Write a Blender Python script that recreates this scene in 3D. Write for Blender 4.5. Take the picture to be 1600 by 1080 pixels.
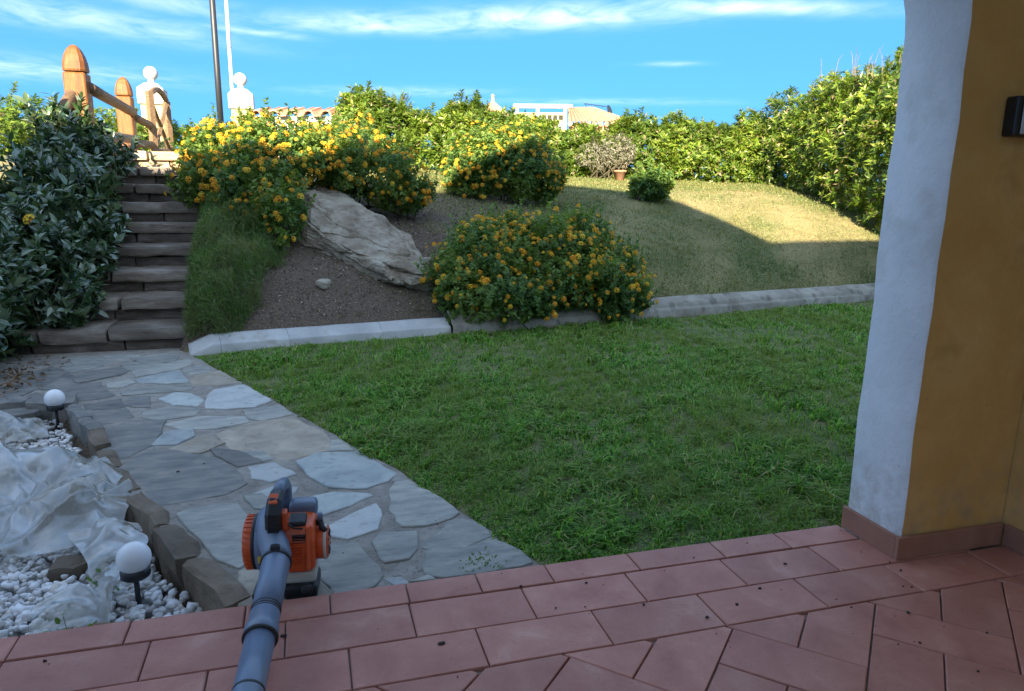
import bpy, bmesh, math, random
import numpy as np
from mathutils import Vector, Matrix, noise as mnoise

for _o in list(bpy.data.objects):
    bpy.data.objects.remove(_o)
SC = bpy.context.scene
COL = SC.collection
R = math.radians
# ---------------------------------------------------------------- camera
# world frame: X runs along the porch edge, Y away from the house, Z up, metres
PITCH, ROLL, YAW, EYE = R(12.23), R(0.75), R(16.08), 1.196
fw = Vector((0, math.cos(PITCH), -math.sin(PITCH)))
rt0 = Vector((1, 0, 0))
up0 = rt0.cross(fw)
rt = rt0 * math.cos(ROLL) + up0 * math.sin(ROLL)
up = up0 * math.cos(ROLL) - rt0 * math.sin(ROLL)
ZR = Matrix.Rotation(-YAW, 3, 'Z')
fw, rt, up = ZR @ fw, ZR @ rt, ZR @ up
CAMPOS = Vector((-2.102 * math.sin(YAW), -2.102 * math.cos(YAW), EYE))
cam = bpy.data.cameras.new('camera')
cam.sensor_width = 36.0
cam.lens = 36.0 * 1120.0 / 1600.0
cam.clip_start = 0.05
cam.clip_end = 900.0
camo = bpy.data.objects.new('camera', cam)
COL.objects.link(camo)
M = Matrix((rt, up, -fw)).transposed().to_4x4()
M.translation = CAMPOS
camo.matrix_world = M
SC.camera = camo
# ---------------------------------------------------------------- light
SUN_EL = R(24.0)
SUN_H = Vector((-0.35, -0.937)).normalized()          # horizontal direction towards the sun
sun = bpy.data.lights.new('sun', 'SUN')
sun.energy = 4.1
sun.angle = R(0.5)
sun.color = (1.0, 0.86, 0.62)
suno = bpy.data.objects.new('sun', sun)
COL.objects.link(suno)
sdir = Vector((-SUN_H.x * math.cos(SUN_EL), -SUN_H.y * math.cos(SUN_EL), -math.sin(SUN_EL)))
suno.rotation_euler = sdir.to_track_quat('-Z', 'Y').to_euler()
suno.location = (-10, -25, 18)
W = bpy.data.worlds.new('World')
SC.world = W
W.use_nodes = True
wn = W.node_tree
for n_ in list(wn.nodes):
    wn.nodes.remove(n_)


def wnode(t, **k):
    n = wn.nodes.new(t)
    for a, v in k.items():
        if a.startswith('i_'):
            n.inputs[a[2:].replace('_', ' ')].default_value = v
        else:
            setattr(n, a, v)
    return n


def wlink(a, b):
    wn.links.new(a, b)


sky = wnode('ShaderNodeTexSky', sky_type='NISHITA', sun_disc=False, sun_elevation=SUN_EL,
            sun_rotation=math.atan2(SUN_H.x, SUN_H.y), altitude=0.0, air_density=1.0, dust_density=0.35, ozone_density=2.5)
hs = wnode('ShaderNodeHueSaturation')
hs.inputs['Saturation'].default_value = 1.45
hs.inputs['Value'].default_value = 0.50
wlink(sky.outputs[0], hs.inputs['Color'])
# thin cirrus: noise on a cloud deck, gathered into a few streaks
tc = wnode('ShaderNodeTexCoord')
sep = wnode('ShaderNodeSeparateXYZ')
wlink(tc.outputs['Generated'], sep.inputs[0])


def wmath(op, a, b=None, clamp=False):
    n = wn.nodes.new('ShaderNodeMath')
    n.operation = op
    n.use_clamp = clamp
    for i, v in enumerate((a, b)):
        if v is None:
            continue
        if isinstance(v, (int, float)):
            n.inputs[i].default_value = v
        else:
            wlink(v, n.inputs[i])
    return n.outputs[0]


zc = wmath('MAXIMUM', sep.outputs[2], 0.03)
# very clear air: the haze band at the horizon is thinned by reading the sky a little higher up
cz = wnode('ShaderNodeCombineXYZ')
wlink(sep.outputs[0], cz.inputs[0])
wlink(sep.outputs[1], cz.inputs[1])
wlink(wmath('ADD', wmath('MULTIPLY', sep.outputs[2], 0.85), 0.26), cz.inputs[2])
nv_ = wnode('ShaderNodeVectorMath', operation='NORMALIZE')
wlink(cz.outputs[0], nv_.inputs[0])
wlink(nv_.outputs[0], sky.inputs['Vector'])
sm_ = wnode('ShaderNodeMix', data_type='RGBA')
sm_.inputs['Factor'].default_value = 0.5
wlink(hs.outputs[0], sm_.inputs['A'])
sm_.inputs['B'].default_value = (0.42, 1.00, 2.15, 1)
qx = wmath('DIVIDE', sep.outputs[0], zc)
qy = wmath('DIVIDE', sep.outputs[1], zc)
comb = wnode('ShaderNodeCombineXYZ')
wlink(qx, comb.inputs[0])
wlink(qy, comb.inputs[1])
n1 = wnode('ShaderNodeTexNoise', i_Scale=2.1, i_Detail=9.0, i_Roughness=0.58, i_Distortion=0.5)
mp = wnode('ShaderNodeMapping')
mp.inputs['Rotation'].default_value = (0, 0, R(20))
mp.inputs['Scale'].default_value = (1.5, 1.1, 1.0)
wlink(comb.outputs[0], mp.inputs[0])
wlink(mp.outputs[0], n1.inputs['Vector'])
mask = None
# (x, y, radius across, radius along, strength) of each streak on the deck
for (cx, cy, ra, rb, st, ang) in ((0.55, 4.80, .75, .25, .95, -15), (1.45, 4.30, 0.75, .26, 1.25, -30), (2.35, 3.74, 0.62, .17, 1.15, -14),
                             (-1.35, 5.25, .95, .40, .62, 32), (-.62, 4.7, .40, .25, .5, 25), (-.25, 5.33, .30, .13, .62, 15),
                             (2.85, 5.5, .2, .1, .5, -20), (1.0, 8.0, .9, .35, .4, -20), (-2.6, 7.6, 1.3, .7, .55, 20), (3.3, 8.0, 1.2, .3, .3, -20),
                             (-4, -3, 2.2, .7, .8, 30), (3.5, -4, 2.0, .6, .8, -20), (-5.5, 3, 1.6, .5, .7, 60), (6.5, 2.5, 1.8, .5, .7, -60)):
    dx = wmath('SUBTRACT', qx, cx)
    dy = wmath('SUBTRACT', qy, cy)
    ca, sa = math.cos(R(ang)), math.sin(R(ang))
    ex = wmath('DIVIDE', wmath('ADD', wmath('MULTIPLY', dx, ca), wmath('MULTIPLY', dy, sa)), ra)
    ey = wmath('DIVIDE', wmath('SUBTRACT', wmath('MULTIPLY', dy, ca), wmath('MULTIPLY', dx, sa)), rb)
    r2 = wmath('ADD', wmath('MULTIPLY', ex, ex), wmath('MULTIPLY', ey, ey))
    g = wmath('MULTIPLY', wmath('POWER', 2.718, wmath('MULTIPLY', r2, -0.9)), st * .72)
    mask = g if mask is None else wmath('MAXIMUM', mask, g)
cr = wnode('ShaderNodeMapRange')
cr.inputs['From Min'].default_value = 0.28
cr.inputs['From Max'].default_value = 0.72
wlink(n1.outputs['Fac'], cr.inputs['Value'])
# unseen broken cirrus overhead and behind, added to brighten the shade
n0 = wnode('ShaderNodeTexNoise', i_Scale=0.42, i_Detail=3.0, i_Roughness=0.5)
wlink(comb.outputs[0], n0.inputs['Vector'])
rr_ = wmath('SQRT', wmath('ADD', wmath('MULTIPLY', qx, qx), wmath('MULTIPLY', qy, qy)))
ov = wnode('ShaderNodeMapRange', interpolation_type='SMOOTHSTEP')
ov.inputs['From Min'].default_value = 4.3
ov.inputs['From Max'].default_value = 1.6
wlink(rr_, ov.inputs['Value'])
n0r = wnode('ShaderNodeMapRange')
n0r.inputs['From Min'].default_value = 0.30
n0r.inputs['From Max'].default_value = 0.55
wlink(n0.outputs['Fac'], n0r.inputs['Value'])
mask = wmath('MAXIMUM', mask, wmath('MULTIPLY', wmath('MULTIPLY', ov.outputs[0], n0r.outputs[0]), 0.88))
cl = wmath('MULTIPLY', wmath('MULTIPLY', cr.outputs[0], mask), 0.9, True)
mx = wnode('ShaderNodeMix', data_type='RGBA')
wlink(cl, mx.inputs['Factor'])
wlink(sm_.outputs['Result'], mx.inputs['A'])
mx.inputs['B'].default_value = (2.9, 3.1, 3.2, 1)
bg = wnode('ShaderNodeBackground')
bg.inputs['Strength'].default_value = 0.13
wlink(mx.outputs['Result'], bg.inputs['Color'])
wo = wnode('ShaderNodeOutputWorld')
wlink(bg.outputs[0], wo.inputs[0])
SC.view_settings.view_transform = 'Standard'
SC.view_settings.look = 'None'
SC.view_settings.gamma = 1.0
SC.view_settings.exposure = 2.4
SC.view_settings.use_curve_mapping = False
SC.render.engine = 'CYCLES'
SC.cycles.use_denoising = True
SC.cycles.max_bounces = 7
SC.cycles.transparent_max_bounces = 12
SC.cycles.sample_clamp_indirect = 6.0

# ---------------------------------------------------------------- helpers
rng = np.random.default_rng(7)
rnd = random.Random(11)


def props(o, label=None, cat=None, group=None, kind=None):
    if label:
        o['label'] = label
    if cat:
        o['category'] = cat
    if group:
        o['group'] = group
    if kind:
        o['kind'] = kind
    return o


def thing(name, label, cat, loc=(0, 0, 0), group=None, kind=None):
    o = bpy.data.objects.new(name, None)
    o.empty_display_size = 0.1
    COL.objects.link(o)
    o.location = loc
    return props(o, label, cat, group, kind)


def adopt(o, parent):
    """parent o without moving it (parents carry a location only)"""
    o.parent = parent
    off = Vector((0, 0, 0))
    p = parent
    if p.type == 'EMPTY' or p.get('_loc'):
        off = Vector(p.location)
    o.matrix_parent_inverse = Matrix.Translation(-off)


def link(name, me, parent=None, mat=None):
    o = bpy.data.objects.new(name, me)
    COL.objects.link(o)
    if mat is not None and len(me.materials) == 0:
        for m_ in (mat if isinstance(mat, (list, tuple)) else [mat]):
            me.materials.append(m_)
    if parent is not None:
        adopt(o, parent)
    return o


def np_mesh(name, V, F, smooth=False, midx=None):
    """F: (n,k) array of equal-size faces"""
    me = bpy.data.meshes.new(name)
    V = np.asarray(V, np.float32)
    F = np.asarray(F, np.int32)
    k = F.shape[1]
    me.vertices.add(len(V))
    me.vertices.foreach_set('co', V.ravel())
    me.loops.add(F.size)
    me.loops.foreach_set('vertex_index', F.ravel())
    me.polygons.add(len(F))
    me.polygons.foreach_set('loop_start', np.arange(0, F.size, k, dtype=np.int32))
    me.polygons.foreach_set('loop_total', np.full(len(F), k, np.int32))
    if midx is not None:
        me.polygons.foreach_set('material_index', np.asarray(midx, np.int32))
    if smooth:
        me.polygons.foreach_set('use_smooth', np.ones(len(F), bool))
    me.update(calc_edges=True)
    return me


def bm_mesh(name, bm, smooth=False):
    me = bpy.data.meshes.new(name)
    bmesh.ops.recalc_face_normals(bm, faces=bm.faces)
    bm.to_mesh(me)
    bm.free()
    if smooth:
        for p in me.polygons:
            p.use_smooth = True
    return me


def obj(name, bm, mat, parent=None, smooth=False):
    return link(name, bm_mesh(name, bm, smooth), parent, mat)


def add_box(bm, c, s, rot=None, bevel=0.0, seg=1):
    r = bmesh.ops.create_cube(bm, size=1.0)
    vs = r['verts']
    T = Matrix.Translation(Vector(c)) @ (rot.to_4x4() if rot is not None else Matrix.Identity(4)) @ Matrix.Diagonal((s[0], s[1], s[2], 1))
    if bevel:
        S = Matrix.Diagonal((s[0], s[1], s[2], 1))
        bmesh.ops.transform(bm, matrix=S, verts=vs)
        es = list({e for v in vs for e in v.link_edges})
        rr = bmesh.ops.bevel(bm, geom=es, offset=bevel, segments=seg, affect='EDGES', profile=0.5)
        vs = list({v for f in rr['faces'] for v in f.verts} | {v for v in vs if v.is_valid})
        bmesh.ops.transform(bm, matrix=T @ S.inverted(), verts=vs)
    else:
        bmesh.ops.transform(bm, matrix=T, verts=vs)
    return vs


def frame_of(d):
    d = Vector(d).normalized()
    a = Vector((0, 0, 1)) if abs(d.z) < 0.9 else Vector((1, 0, 0))
    x = d.cross(a).normalized()
    y = d.cross(x).normalized()
    return x, y


def add_tube(bm, pts, rad, seg=10, cap=True, squash=1.0, sec=None):
    """tube along pts; rad a number or list; sec an optional outline (list of 2d points) instead of a circle"""
    pts = [Vector(p) for p in pts]
    if not isinstance(rad, (list, tuple)):
        rad = [rad] * len(pts)
    rings = []
    x = None
    for i, p in enumerate(pts):
        d = (pts[min(i + 1, len(pts) - 1)] - pts[max(i - 1, 0)]).normalized()
        if x is None:
            x, y = frame_of(d)
        else:
            x = (x - d * x.dot(d)).normalized()
            y = d.cross(x).normalized()
        if sec is None:
            ring = [bm.verts.new(p + (x * math.cos(2 * math.pi * k / seg) + y * math.sin(2 * math.pi * k / seg) * squash) * rad[i]) for k in range(seg)]
        else:
            ring = [bm.verts.new(p + x * a * rad[i] + y * b * rad[i]) for a, b in sec]
        rings.append(ring)
    m = len(rings[0])
    for a, b in zip(rings, rings[1:]):
        for k in range(m):
            bm.faces.new((a[k], a[(k + 1) % m], b[(k + 1) % m], b[k]))
    if cap:
        bm.faces.new(rings[0][::-1])
        bm.faces.new(rings[-1])
    return rings


def add_lathe(bm, prof, seg=24, T=None):
    """profile of (r, z) turned about Z, then moved by T"""
    T = T or Matrix.Identity(4)
    rings = []
    for r_, z_ in prof:
        if r_ < 1e-6:
            rings.append([bm.verts.new(T @ Vector((0, 0, z_)))])
        else:
            rings.append([bm.verts.new(T @ Vector((r_ * math.cos(2 * math.pi * k / seg), r_ * math.sin(2 * math.pi * k / seg), z_))) for k in range(seg)])
    for a, b in zip(rings, rings[1:]):
        for k in range(seg):
            if len(a) == 1 and len(b) == 1:
                continue
            if len(a) == 1:
                bm.faces.new((a[0], b[k], b[(k + 1) % seg]))
            elif len(b) == 1:
                bm.faces.new((a[k], b[0], a[(k + 1) % seg]))
            else:
                bm.faces.new((a[k], a[(k + 1) % seg], b[(k + 1) % seg], b[k]))
    if len(rings[0]) > 1:
        bm.faces.new(rings[0][::-1])
    if len(rings[-1]) > 1:
        bm.faces.new(rings[-1])


def axis_matrix(p, d):
    """matrix taking local Z to direction d at point p"""
    x, y = frame_of(d)
    d = Vector(d).normalized()
    m = Matrix((x, -y, d)).transposed().to_4x4()
    m.translation = Vector(p)
    return m


_ph = np.random.default_rng(3).uniform(0, 6.28, (8, 12))
_dr = np.random.default_rng(4).uniform(0, 6.28, (8, 12))


def fbm(x, y, scale=1.0, seed=0, octs=4):
    """cheap smooth noise in about -1..1 (sums of sines in turned directions)"""
    s = seed % 8
    out = np.zeros_like(np.asarray(x, float))
    f, a = scale, 1.0
    t = 0.0
    for o in range(octs):
        for j in range(3):
            k = (o * 3 + j) % 12
            c_, s_ = math.cos(_dr[s, k]), math.sin(_dr[s, k])
            out = out + a * np.sin(f * (x * c_ + y * s_) * (1 + .17 * j) + _ph[s, k]) / 3 * 1.3
        t += a
        a *= .55
        f *= 2.1
    return out / t * 1.5


def curb_y(x):
    return np.interp(x, [-4, -1.56, -1.5, .6, 2.67, 6.03, 12, 30], [4.2, 3.95, 3.78, 4.14, 4.48, 5.1, 6.1, 9])


PD = [0, .09, .24, .9, 2.1, 3, 3.8, 5, 6.7, 9, 14, 40]
PZ = [-.045, .005, .13, .46, .78, 1.0, 1.18, 1.33, 1.47, 1.58, 1.70, 1.9]
# path outline and gravel bed outline
PATH_R = [(-1.50, 3.78), (-.836, 2.342), (-.236, 1.016), (.125, .115)]
PATH_L = [(-.83, .12), (-1.05, .47), (-1.19, .80), (-1.385, 1.216), (-1.56, 1.63), (-1.73, 2.02), (-1.90, 2.40), (-2.3, 2.47), (-3.4, 2.55)]


def path_right(y):
    return np.interp(y, [.115, 1.016, 2.342, 3.78], [.125, -.236, -.836, -1.5])


def path_left(y):
    return np.interp(y, [.12, .47, .8, 1.216, 1.63, 2.02, 2.4], [-.83, -1.05, -1.19, -1.385, -1.56, -1.73, -1.9])


def terr(x, y):
    x = np.asarray(x, float)
    y = np.asarray(y, float)
    d = y - curb_y(x)
    k = np.interp(x, [-3, -1.5, 0, 2.5], [1.55, 1.5, 1.25, 1.0])
    z = np.interp(d * k, PD, PZ) + .015 * fbm(x, y, 2.2, 1)
    z = np.where(d < 0, -.045 + .006 * fbm(x, y, 4, 2, 2), z)
    stp = np.clip(np.floor((y - 3.93) / .385) + 1, 0, 9) * .18 - .05 - .12
    z = np.where((x > -3.1) & (x < -1.56) & (y > 3.93), np.minimum(z, stp - .25), z)
    low = (d < 0) & (x < path_right(y) - .02)
    z = np.where(low, -.10, z)
    grav = (y < 2.43) & (x < path_left(y) - .04)
    z = np.where(grav & (d < 0), -.215, z)
    z = np.where(y < .0, -.3, z)
    return z


# ---------------------------------------------------------------- materials
def new_mat(name):
    m = bpy.data.materials.new(name)
    m.use_nodes = True
    nt = m.node_tree
    return m, nt, nt.nodes['Principled BSDF']


def nd(nt, t, **k):
    n = nt.nodes.new(t)
    for a, v in k.items():
        if a.startswith('i_'):
            n.inputs[a[2:].replace('_', ' ')].default_value = v
        else:
            setattr(n, a, v)
    return n


def ramp(nt, stops, fac):
    r_ = nt.nodes.new('ShaderNodeValToRGB')
    e = r_.color_ramp.elements
    while len(e) < len(stops):
        e.new(0.5)
    for el, (p, c) in zip(e, stops):
        el.position = p
        el.color = (*c, 1)
    if fac is not None:
        nt.links.new(fac, r_.inputs[0])
    return r_.outputs[0]


def mixc(nt, f, a, b, blend='MIX'):
    n = nt.nodes.new('ShaderNodeMix')
    n.data_type = 'RGBA'
    n.blend_type = blend
    for s, v in (('Factor', f), ('A', a), ('B', b)):
        i = n.inputs[s]
        if isinstance(v, (int, float)):
            i.default_value = v
        elif isinstance(v, tuple):
            i.default_value = (*v, 1)
        else:
            nt.links.new(v, i)
    return n.outputs['Result']


def mapr(nt, v, a, b, c=0.0, d=1.0):
    n = nt.nodes.new('ShaderNodeMapRange')
    n.inputs['From Min'].default_value = a
    n.inputs['From Max'].default_value = b
    n.inputs['To Min'].default_value = c
    n.inputs['To Max'].default_value = d
    nt.links.new(v, n.inputs['Value'])
    return n.outputs[0]


def surf(name, stops, rough=.75, scale=4.0, detail=8, bump=.25, bscale=40, bdist=.01, rand=.0, spec=.5, stretch=None,
         speck=None, metallic=0.0, distort=0.4, coat=0.0):
    """noise-mottled surface; stops = colour ramp over noise; rand = per-object brightness spread; speck = (scale, colour, amount)"""
    m, nt, b = new_mat(name)
    t = nd(nt, 'ShaderNodeTexCoord')
    vec = t.outputs['Object']
    if stretch:
        mpn = nd(nt, 'ShaderNodeMapping')
        mpn.inputs['Scale'].default_value = stretch
        nt.links.new(vec, mpn.inputs[0])
        vec = mpn.outputs[0]
    oi = nd(nt, 'ShaderNodeObjectInfo')
    if rand:
        ad = nd(nt, 'ShaderNodeVectorMath', operation='ADD')
        nt.links.new(vec, ad.inputs[0])
        sc_ = nd(nt, 'ShaderNodeMath', operation='MULTIPLY')
        sc_.inputs[1].default_value = 37.0
        nt.links.new(oi.outputs['Random'], sc_.inputs[0])
        nt.links.new(sc_.outputs[0], ad.inputs[1])
        vec = ad.outputs[0]
    n = nd(nt, 'ShaderNodeTexNoise', i_Scale=scale, i_Detail=float(detail), i_Roughness=.6, i_Distortion=distort)
    nt.links.new(vec, n.inputs['Vector'])
    c = ramp(nt, stops, n.outputs['Fac'])
    if speck:
        n3 = nd(nt, 'ShaderNodeTexNoise', i_Scale=speck[0], i_Detail=3.0)
        nt.links.new(vec, n3.inputs['Vector'])
        f = mapr(nt, n3.outputs['Fac'], .58, .70, 0, speck[2])
        c = mixc(nt, f, c, speck[1])
    if rand:
        v = mapr(nt, oi.outputs['Random'], 0, 1, 1 - rand, 1 + rand)
        c = mixc(nt, 1.0, c, v, 'MULTIPLY')
    nt.links.new(c, b.inputs['Base Color'])
    b.inputs['Roughness'].default_value = rough
    b.inputs['Metallic'].default_value = metallic
    b.inputs['Specular IOR Level'].default_value = spec
    if coat:
        b.inputs['Coat Weight'].default_value = coat
    if bump:
        n2 = nd(nt, 'ShaderNodeTexNoise', i_Scale=float(bscale), i_Detail=6.0, i_Roughness=.65)
        nt.links.new(vec, n2.inputs['Vector'])
        bp = nd(nt, 'ShaderNodeBump', i_Strength=bump, i_Distance=bdist)
        nt.links.new(n2.outputs['Fac'], bp.inputs['Height'])
        nt.links.new(bp.outputs[0], b.inputs['Normal'])
    return m


def leafy(name, cols, rough=.42, spec=.5, trans=.3, patch=None, pscale=1.5, tcol=None, sheen=0.0):
    """leaf colour by leaf (random per island), drifting in patches; part of the light passes through"""
    m, nt, b = new_mat(name)
    g = nd(nt, 'ShaderNodeNewGeometry')
    n_ = len(cols)
    c = ramp(nt, [((i + .5) / n_, q) for i, q in enumerate(cols)], g.outputs['Random Per Island'])
    if patch:
        t = nd(nt, 'ShaderNodeTexCoord')
        n = nd(nt, 'ShaderNodeTexNoise', i_Scale=pscale, i_Detail=4.0)
        nt.links.new(t.outputs['Object'], n.inputs['Vector'])
        c = mixc(nt, mapr(nt, n.outputs['Fac'], .42, .66, 0, .8), c, patch)
    nt.links.new(c, b.inputs['Base Color'])
    b.inputs['Roughness'].default_value = rough
    b.inputs['Specular IOR Level'].default_value = spec
    out = nt.nodes['Material Output']
    if trans:
        tr = nd(nt, 'ShaderNodeBsdfTranslucent')
        tcx = mixc(nt, 1.0, c, tcol or (1.5, 1.45, .55), 'MULTIPLY')
        nt.links.new(tcx, tr.inputs['Color'])
        ms = nd(nt, 'ShaderNodeMixShader')
        ms.inputs[0].default_value = trans
        nt.links.new(b.outputs[0], ms.inputs[1])
        nt.links.new(tr.outputs[0], ms.inputs[2])
        nt.links.new(ms.outputs[0], out.inputs['Surface'])
    return m


def plain(name, c, rough=.5, metallic=0.0, spec=.5, coat=0.0):
    m, nt, b = new_mat(name)
    b.inputs['Base Color'].default_value = (*c, 1)
    b.inputs['Roughness'].default_value = rough
    b.inputs['Metallic'].default_value = metallic
    b.inputs['Specular IOR Level'].default_value = spec
    b.inputs['Coat Weight'].default_value = coat
    return m


MT = {}
MT['tile'] = surf('terracotta_tile', [(.22, (.29, .108, .080)), (.42, (.40, .163, .118)), (.58, (.46, .205, .150)), (.78, (.57, .32, .245))], .55, 6, 12, .22, 160, .0015, .11, .35, speck=(120, (.26, .11, .085), .35))
MT['skirt'] = surf('terracotta_skirting', [(.3, (.30, .13, .085)), (.7, (.40, .20, .13))], .65, 6, 8, .2, 90, .002, .1, .35)
MT['grout'] = surf('tile_grout', [(.3, (.20, .165, .14)), (.7, (.30, .255, .22))], .9, 20, 6, .3, 120, .002)
MT['white_plaster'] = surf('white_plaster', [(.3, (.66, .66, .65)), (.7, (.80, .80, .79))], .85, 4, 10, .6, 30, .007, speck=(6, (.56, .53, .47), .45))
MT['yellow_plaster'] = surf('ochre_plaster', [(.3, (.60, .325, .085)), (.5, (.66, .375, .110)), (.7, (.72, .44, .16))], .85, 5, 10, .6, 26, .006, speck=(5, (.46, .24, .06), .5))
MT['mortar'] = surf('sandy_mortar', [(.28, (.19, .165, .135)), (.5, (.285, .255, .215)), (.72, (.38, .345, .295))], .92, 9, 12, .9, 70, .008, speck=(60, (.10, .085, .07), .6))
st = dict(rough=.66, scale=6.5, detail=14, bump=.8, bscale=30, bdist=.006, rand=.18, spec=.4, speck=(24, (.15, .135, .115), .4))
MT['stone_d'] = surf('dark_slate', [(.25, (.10, .10, .092)), (.5, (.17, .165, .148)), (.75, (.28, .25, .205))], stretch=(1, 2.6, 1), **st)
MT['stone_g'] = surf('grey_flagstone', [(.25, (.19, .19, .170)), (.5, (.31, .305, .265)), (.75, (.44, .415, .345))], stretch=(1, 2.4, 1), **st)
MT['stone_b'] = surf('blue_grey_flagstone', [(.25, (.25, .275, .27)), (.5, (.36, .385, .365)), (.75, (.48, .49, .44))], **st)
MT['stone_w'] = surf('pale_flagstone', [(.25, (.33, .345, .33)), (.5, (.42, .43, .41)), (.75, (.50, .50, .46))], **st)
MT['stone_t'] = surf('tan_flagstone', [(.25, (.22, .18, .13)), (.5, (.33, .28, .21)), (.75, (.43, .375, .29))], **st)
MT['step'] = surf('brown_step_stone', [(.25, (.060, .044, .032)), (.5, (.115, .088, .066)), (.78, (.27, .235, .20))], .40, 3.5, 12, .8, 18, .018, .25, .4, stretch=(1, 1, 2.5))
MT['step_top_lit'] = surf('lightened_tread_stone', [(.25, (.105, .080, .058)), (.5, (.20, .160, .122)), (.78, (.40, .35, .29))], .42, 3.5, 12, .7, 18, .015, .25, .45, stretch=(1, 1, 2.5))  # lighter version of the riser stone: sky light on treads put into the colour
MT['step_sunlit'] = surf('sunlit_step_stone', [(.25, (.30, .22, .13)), (.5, (.42, .32, .20)), (.78, (.52, .43, .30))], .7, 3.5, 12, .8, 18, .015, .1)  # paler tan stone for the top step, its sunlight put into the colour
MT['edge'] = surf('brown_edging_stone', [(.25, (.10, .075, .050)), (.5, (.17, .13, .09)), (.75, (.26, .21, .155))], .8, 5, 12, .9, 28, .012, .22, .3)
MT['boulder'] = surf('grey_boulder', [(.22, (.13, .10, .068)), (.42, (.27, .218, .155)), (.56, (.39, .335, .25)), (.78, (.54, .49, .40))], .75, 3.2, 14, 1.0, 16, .03, 0, .3, stretch=(1.5, 1.5, 2.4), speck=(4, (.17, .12, .07), .7))
MT['kerb_white'] = surf('white_painted_kerb', [(.3, (.36, .355, .335)), (.7, (.54, .535, .505))], .8, 4, 10, .5, 30, .008, .05, speck=(8, (.34, .30, .24), .6))
MT['kerb'] = surf('weathered_concrete_kerb', [(.25, (.18, .155, .115)), (.5, (.31, .28, .225)), (.75, (.44, .405, .335))], .9, 4, 12, .8, 30, .01, .08, speck=(9, (.10, .09, .07), .6))
MT['pebble'] = None
MT['wood'] = surf('oiled_timber', [(.25, (.085, .028, .007)), (.45, (.20, .070, .015)), (.6, (.25, .092, .021)), (.8, (.36, .17, .055))], .55, 6, 10, .6, 30, .006, .08, .4, stretch=(6, 6, .7))
MT['wood_old'] = surf('weathered_timber', [(.25, (.12, .070, .036)), (.5, (.19, .118, .066)), (.8, (.29, .20, .125))], .75, 6, 8, .5, 30, .005, .12, .3, stretch=(6, 1, 6))
MT['cream'] = surf('cream_plaster', [(.3, (.58, .46, .18)), (.7, (.66, .55, .25))], .85, 5, 6, .2, 25, .004)
MT['white_paint'] = surf('white_masonry_paint', [(.3, (.40, .40, .39)), (.7, (.52, .515, .50))], .8, 4, 8, .3, 30, .004, speck=(8, (.46, .44, .38), .5))
MT['rooftile'] = surf('roof_clay', [(.25, (.38, .17, .10)), (.5, (.50, .26, .16)), (.8, (.60, .38, .26))], .85, 6, 9, .4, 40, .006, .2, .3)
MT['black_metal'] = plain('black_painted_steel', (.022, .024, .028), .45, .0, .5)
MT['white_metal'] = plain('white_painted_steel', (.70, .70, .69), .4)
MT['black_plastic'] = surf('black_plastic', [(.3, (.012, .012, .013)), (.7, (.022, .022, .024))], .42, 30, 3, .12, 300, .001)
MT['grey_plastic'] = surf('blue_grey_plastic', [(.3, (.125, .165, .235)), (.7, (.16, .205, .28))], .36, 9, 5, .1, 240, .001, speck=(14, (.10, .11, .12), .35))
MT['pipe_plastic'] = surf('scuffed_pipe_plastic', [(.3, (.120, .160, .235)), (.7, (.155, .20, .28))], .34, 9, 5, .1, 200, .001, speck=(22, (.22, .24, .26), .4), stretch=(1, .25, 1))
MT['orange'] = surf('orange_plastic', [(.3, (.62, .085, .016)), (.7, (.70, .11, .022))], .38, 12, 4, .08, 200, .001, speck=(16, (.30, .07, .03), .4))
MT['off_white'] = plain('translucent_tank_plastic', (.55, .52, .44), .45)
MT['steel'] = plain('bare_steel', (.45, .45, .46), .35, .9)
MT['yellow_print'] = plain('yellow_sticker', (.70, .52, .06), .5)
MT['globe'] = None
MT['soil'] = None
MT['bark'] = surf('bark', [(.3, (.075, .055, .04)), (.7, (.17, .13, .095))], .9, 14, 6, .6, 40, .006)
MT['dry_twig'] = surf('dry_twig', [(.3, (.10, .075, .045)), (.7, (.19, .145, .09))], .9, 14, 4, .2, 40, .003)
MT['ceiling'] = surf('porch_ceiling', [(.3, (.62, .60, .55)), (.7, (.70, .68, .62))], .9, 3, 5, .2, 20, .004)

MT['shrub'] = leafy('dark_glossy_leaf', [(.020, .050, .020), (.032, .078, .028), (.060, .115, .045), (.17, .23, .14), (.050, .105, .036), (.10, .145, .06), (.26, .32, .24)], .20, .85, .18)
MT['lantana'] = leafy('lantana_leaf', [(.050, .115, .032), (.080, .165, .040), (.115, .21, .048), (.17, .27, .060)], .5, .4, .40, patch=(.20, .28, .05), pscale=2.2)
MT['hedge'] = leafy('hedge_leaf', [(.075, .145, .018), (.13, .225, .026), (.19, .295, .034), (.27, .36, .042), (.30, .33, .06)], .36, .5, .40, patch=(.075, .135, .020), pscale=1.1)
MT['hedge_dry'] = leafy('dry_leaf', [(.20, .15, .085), (.27, .20, .13), (.16, .14, .07)], .7, .3, .2)
MT['grey_leaf'] = leafy('grey_dry_leaf', [(.20, .19, .15), (.28, .26, .21), (.15, .16, .10)], .8, .2, .2)
MT['weed'] = leafy('fine_green_weed', [(.075, .155, .042), (.11, .205, .055), (.15, .25, .075), (.20, .26, .105)], .6, .3, .4, patch=(.22, .23, .11), pscale=3.0)
MT['palm'] = leafy('palm_leaf', [(.085, .13, .045), (.12, .16, .06), (.16, .18, .085)], .5, .4, .2)
MT['stem'] = surf('green_brown_stem', [(.3, (.06, .055, .03)), (.7, (.12, .10, .06))], .8, 20, 4, .2, 60, .002)
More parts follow.
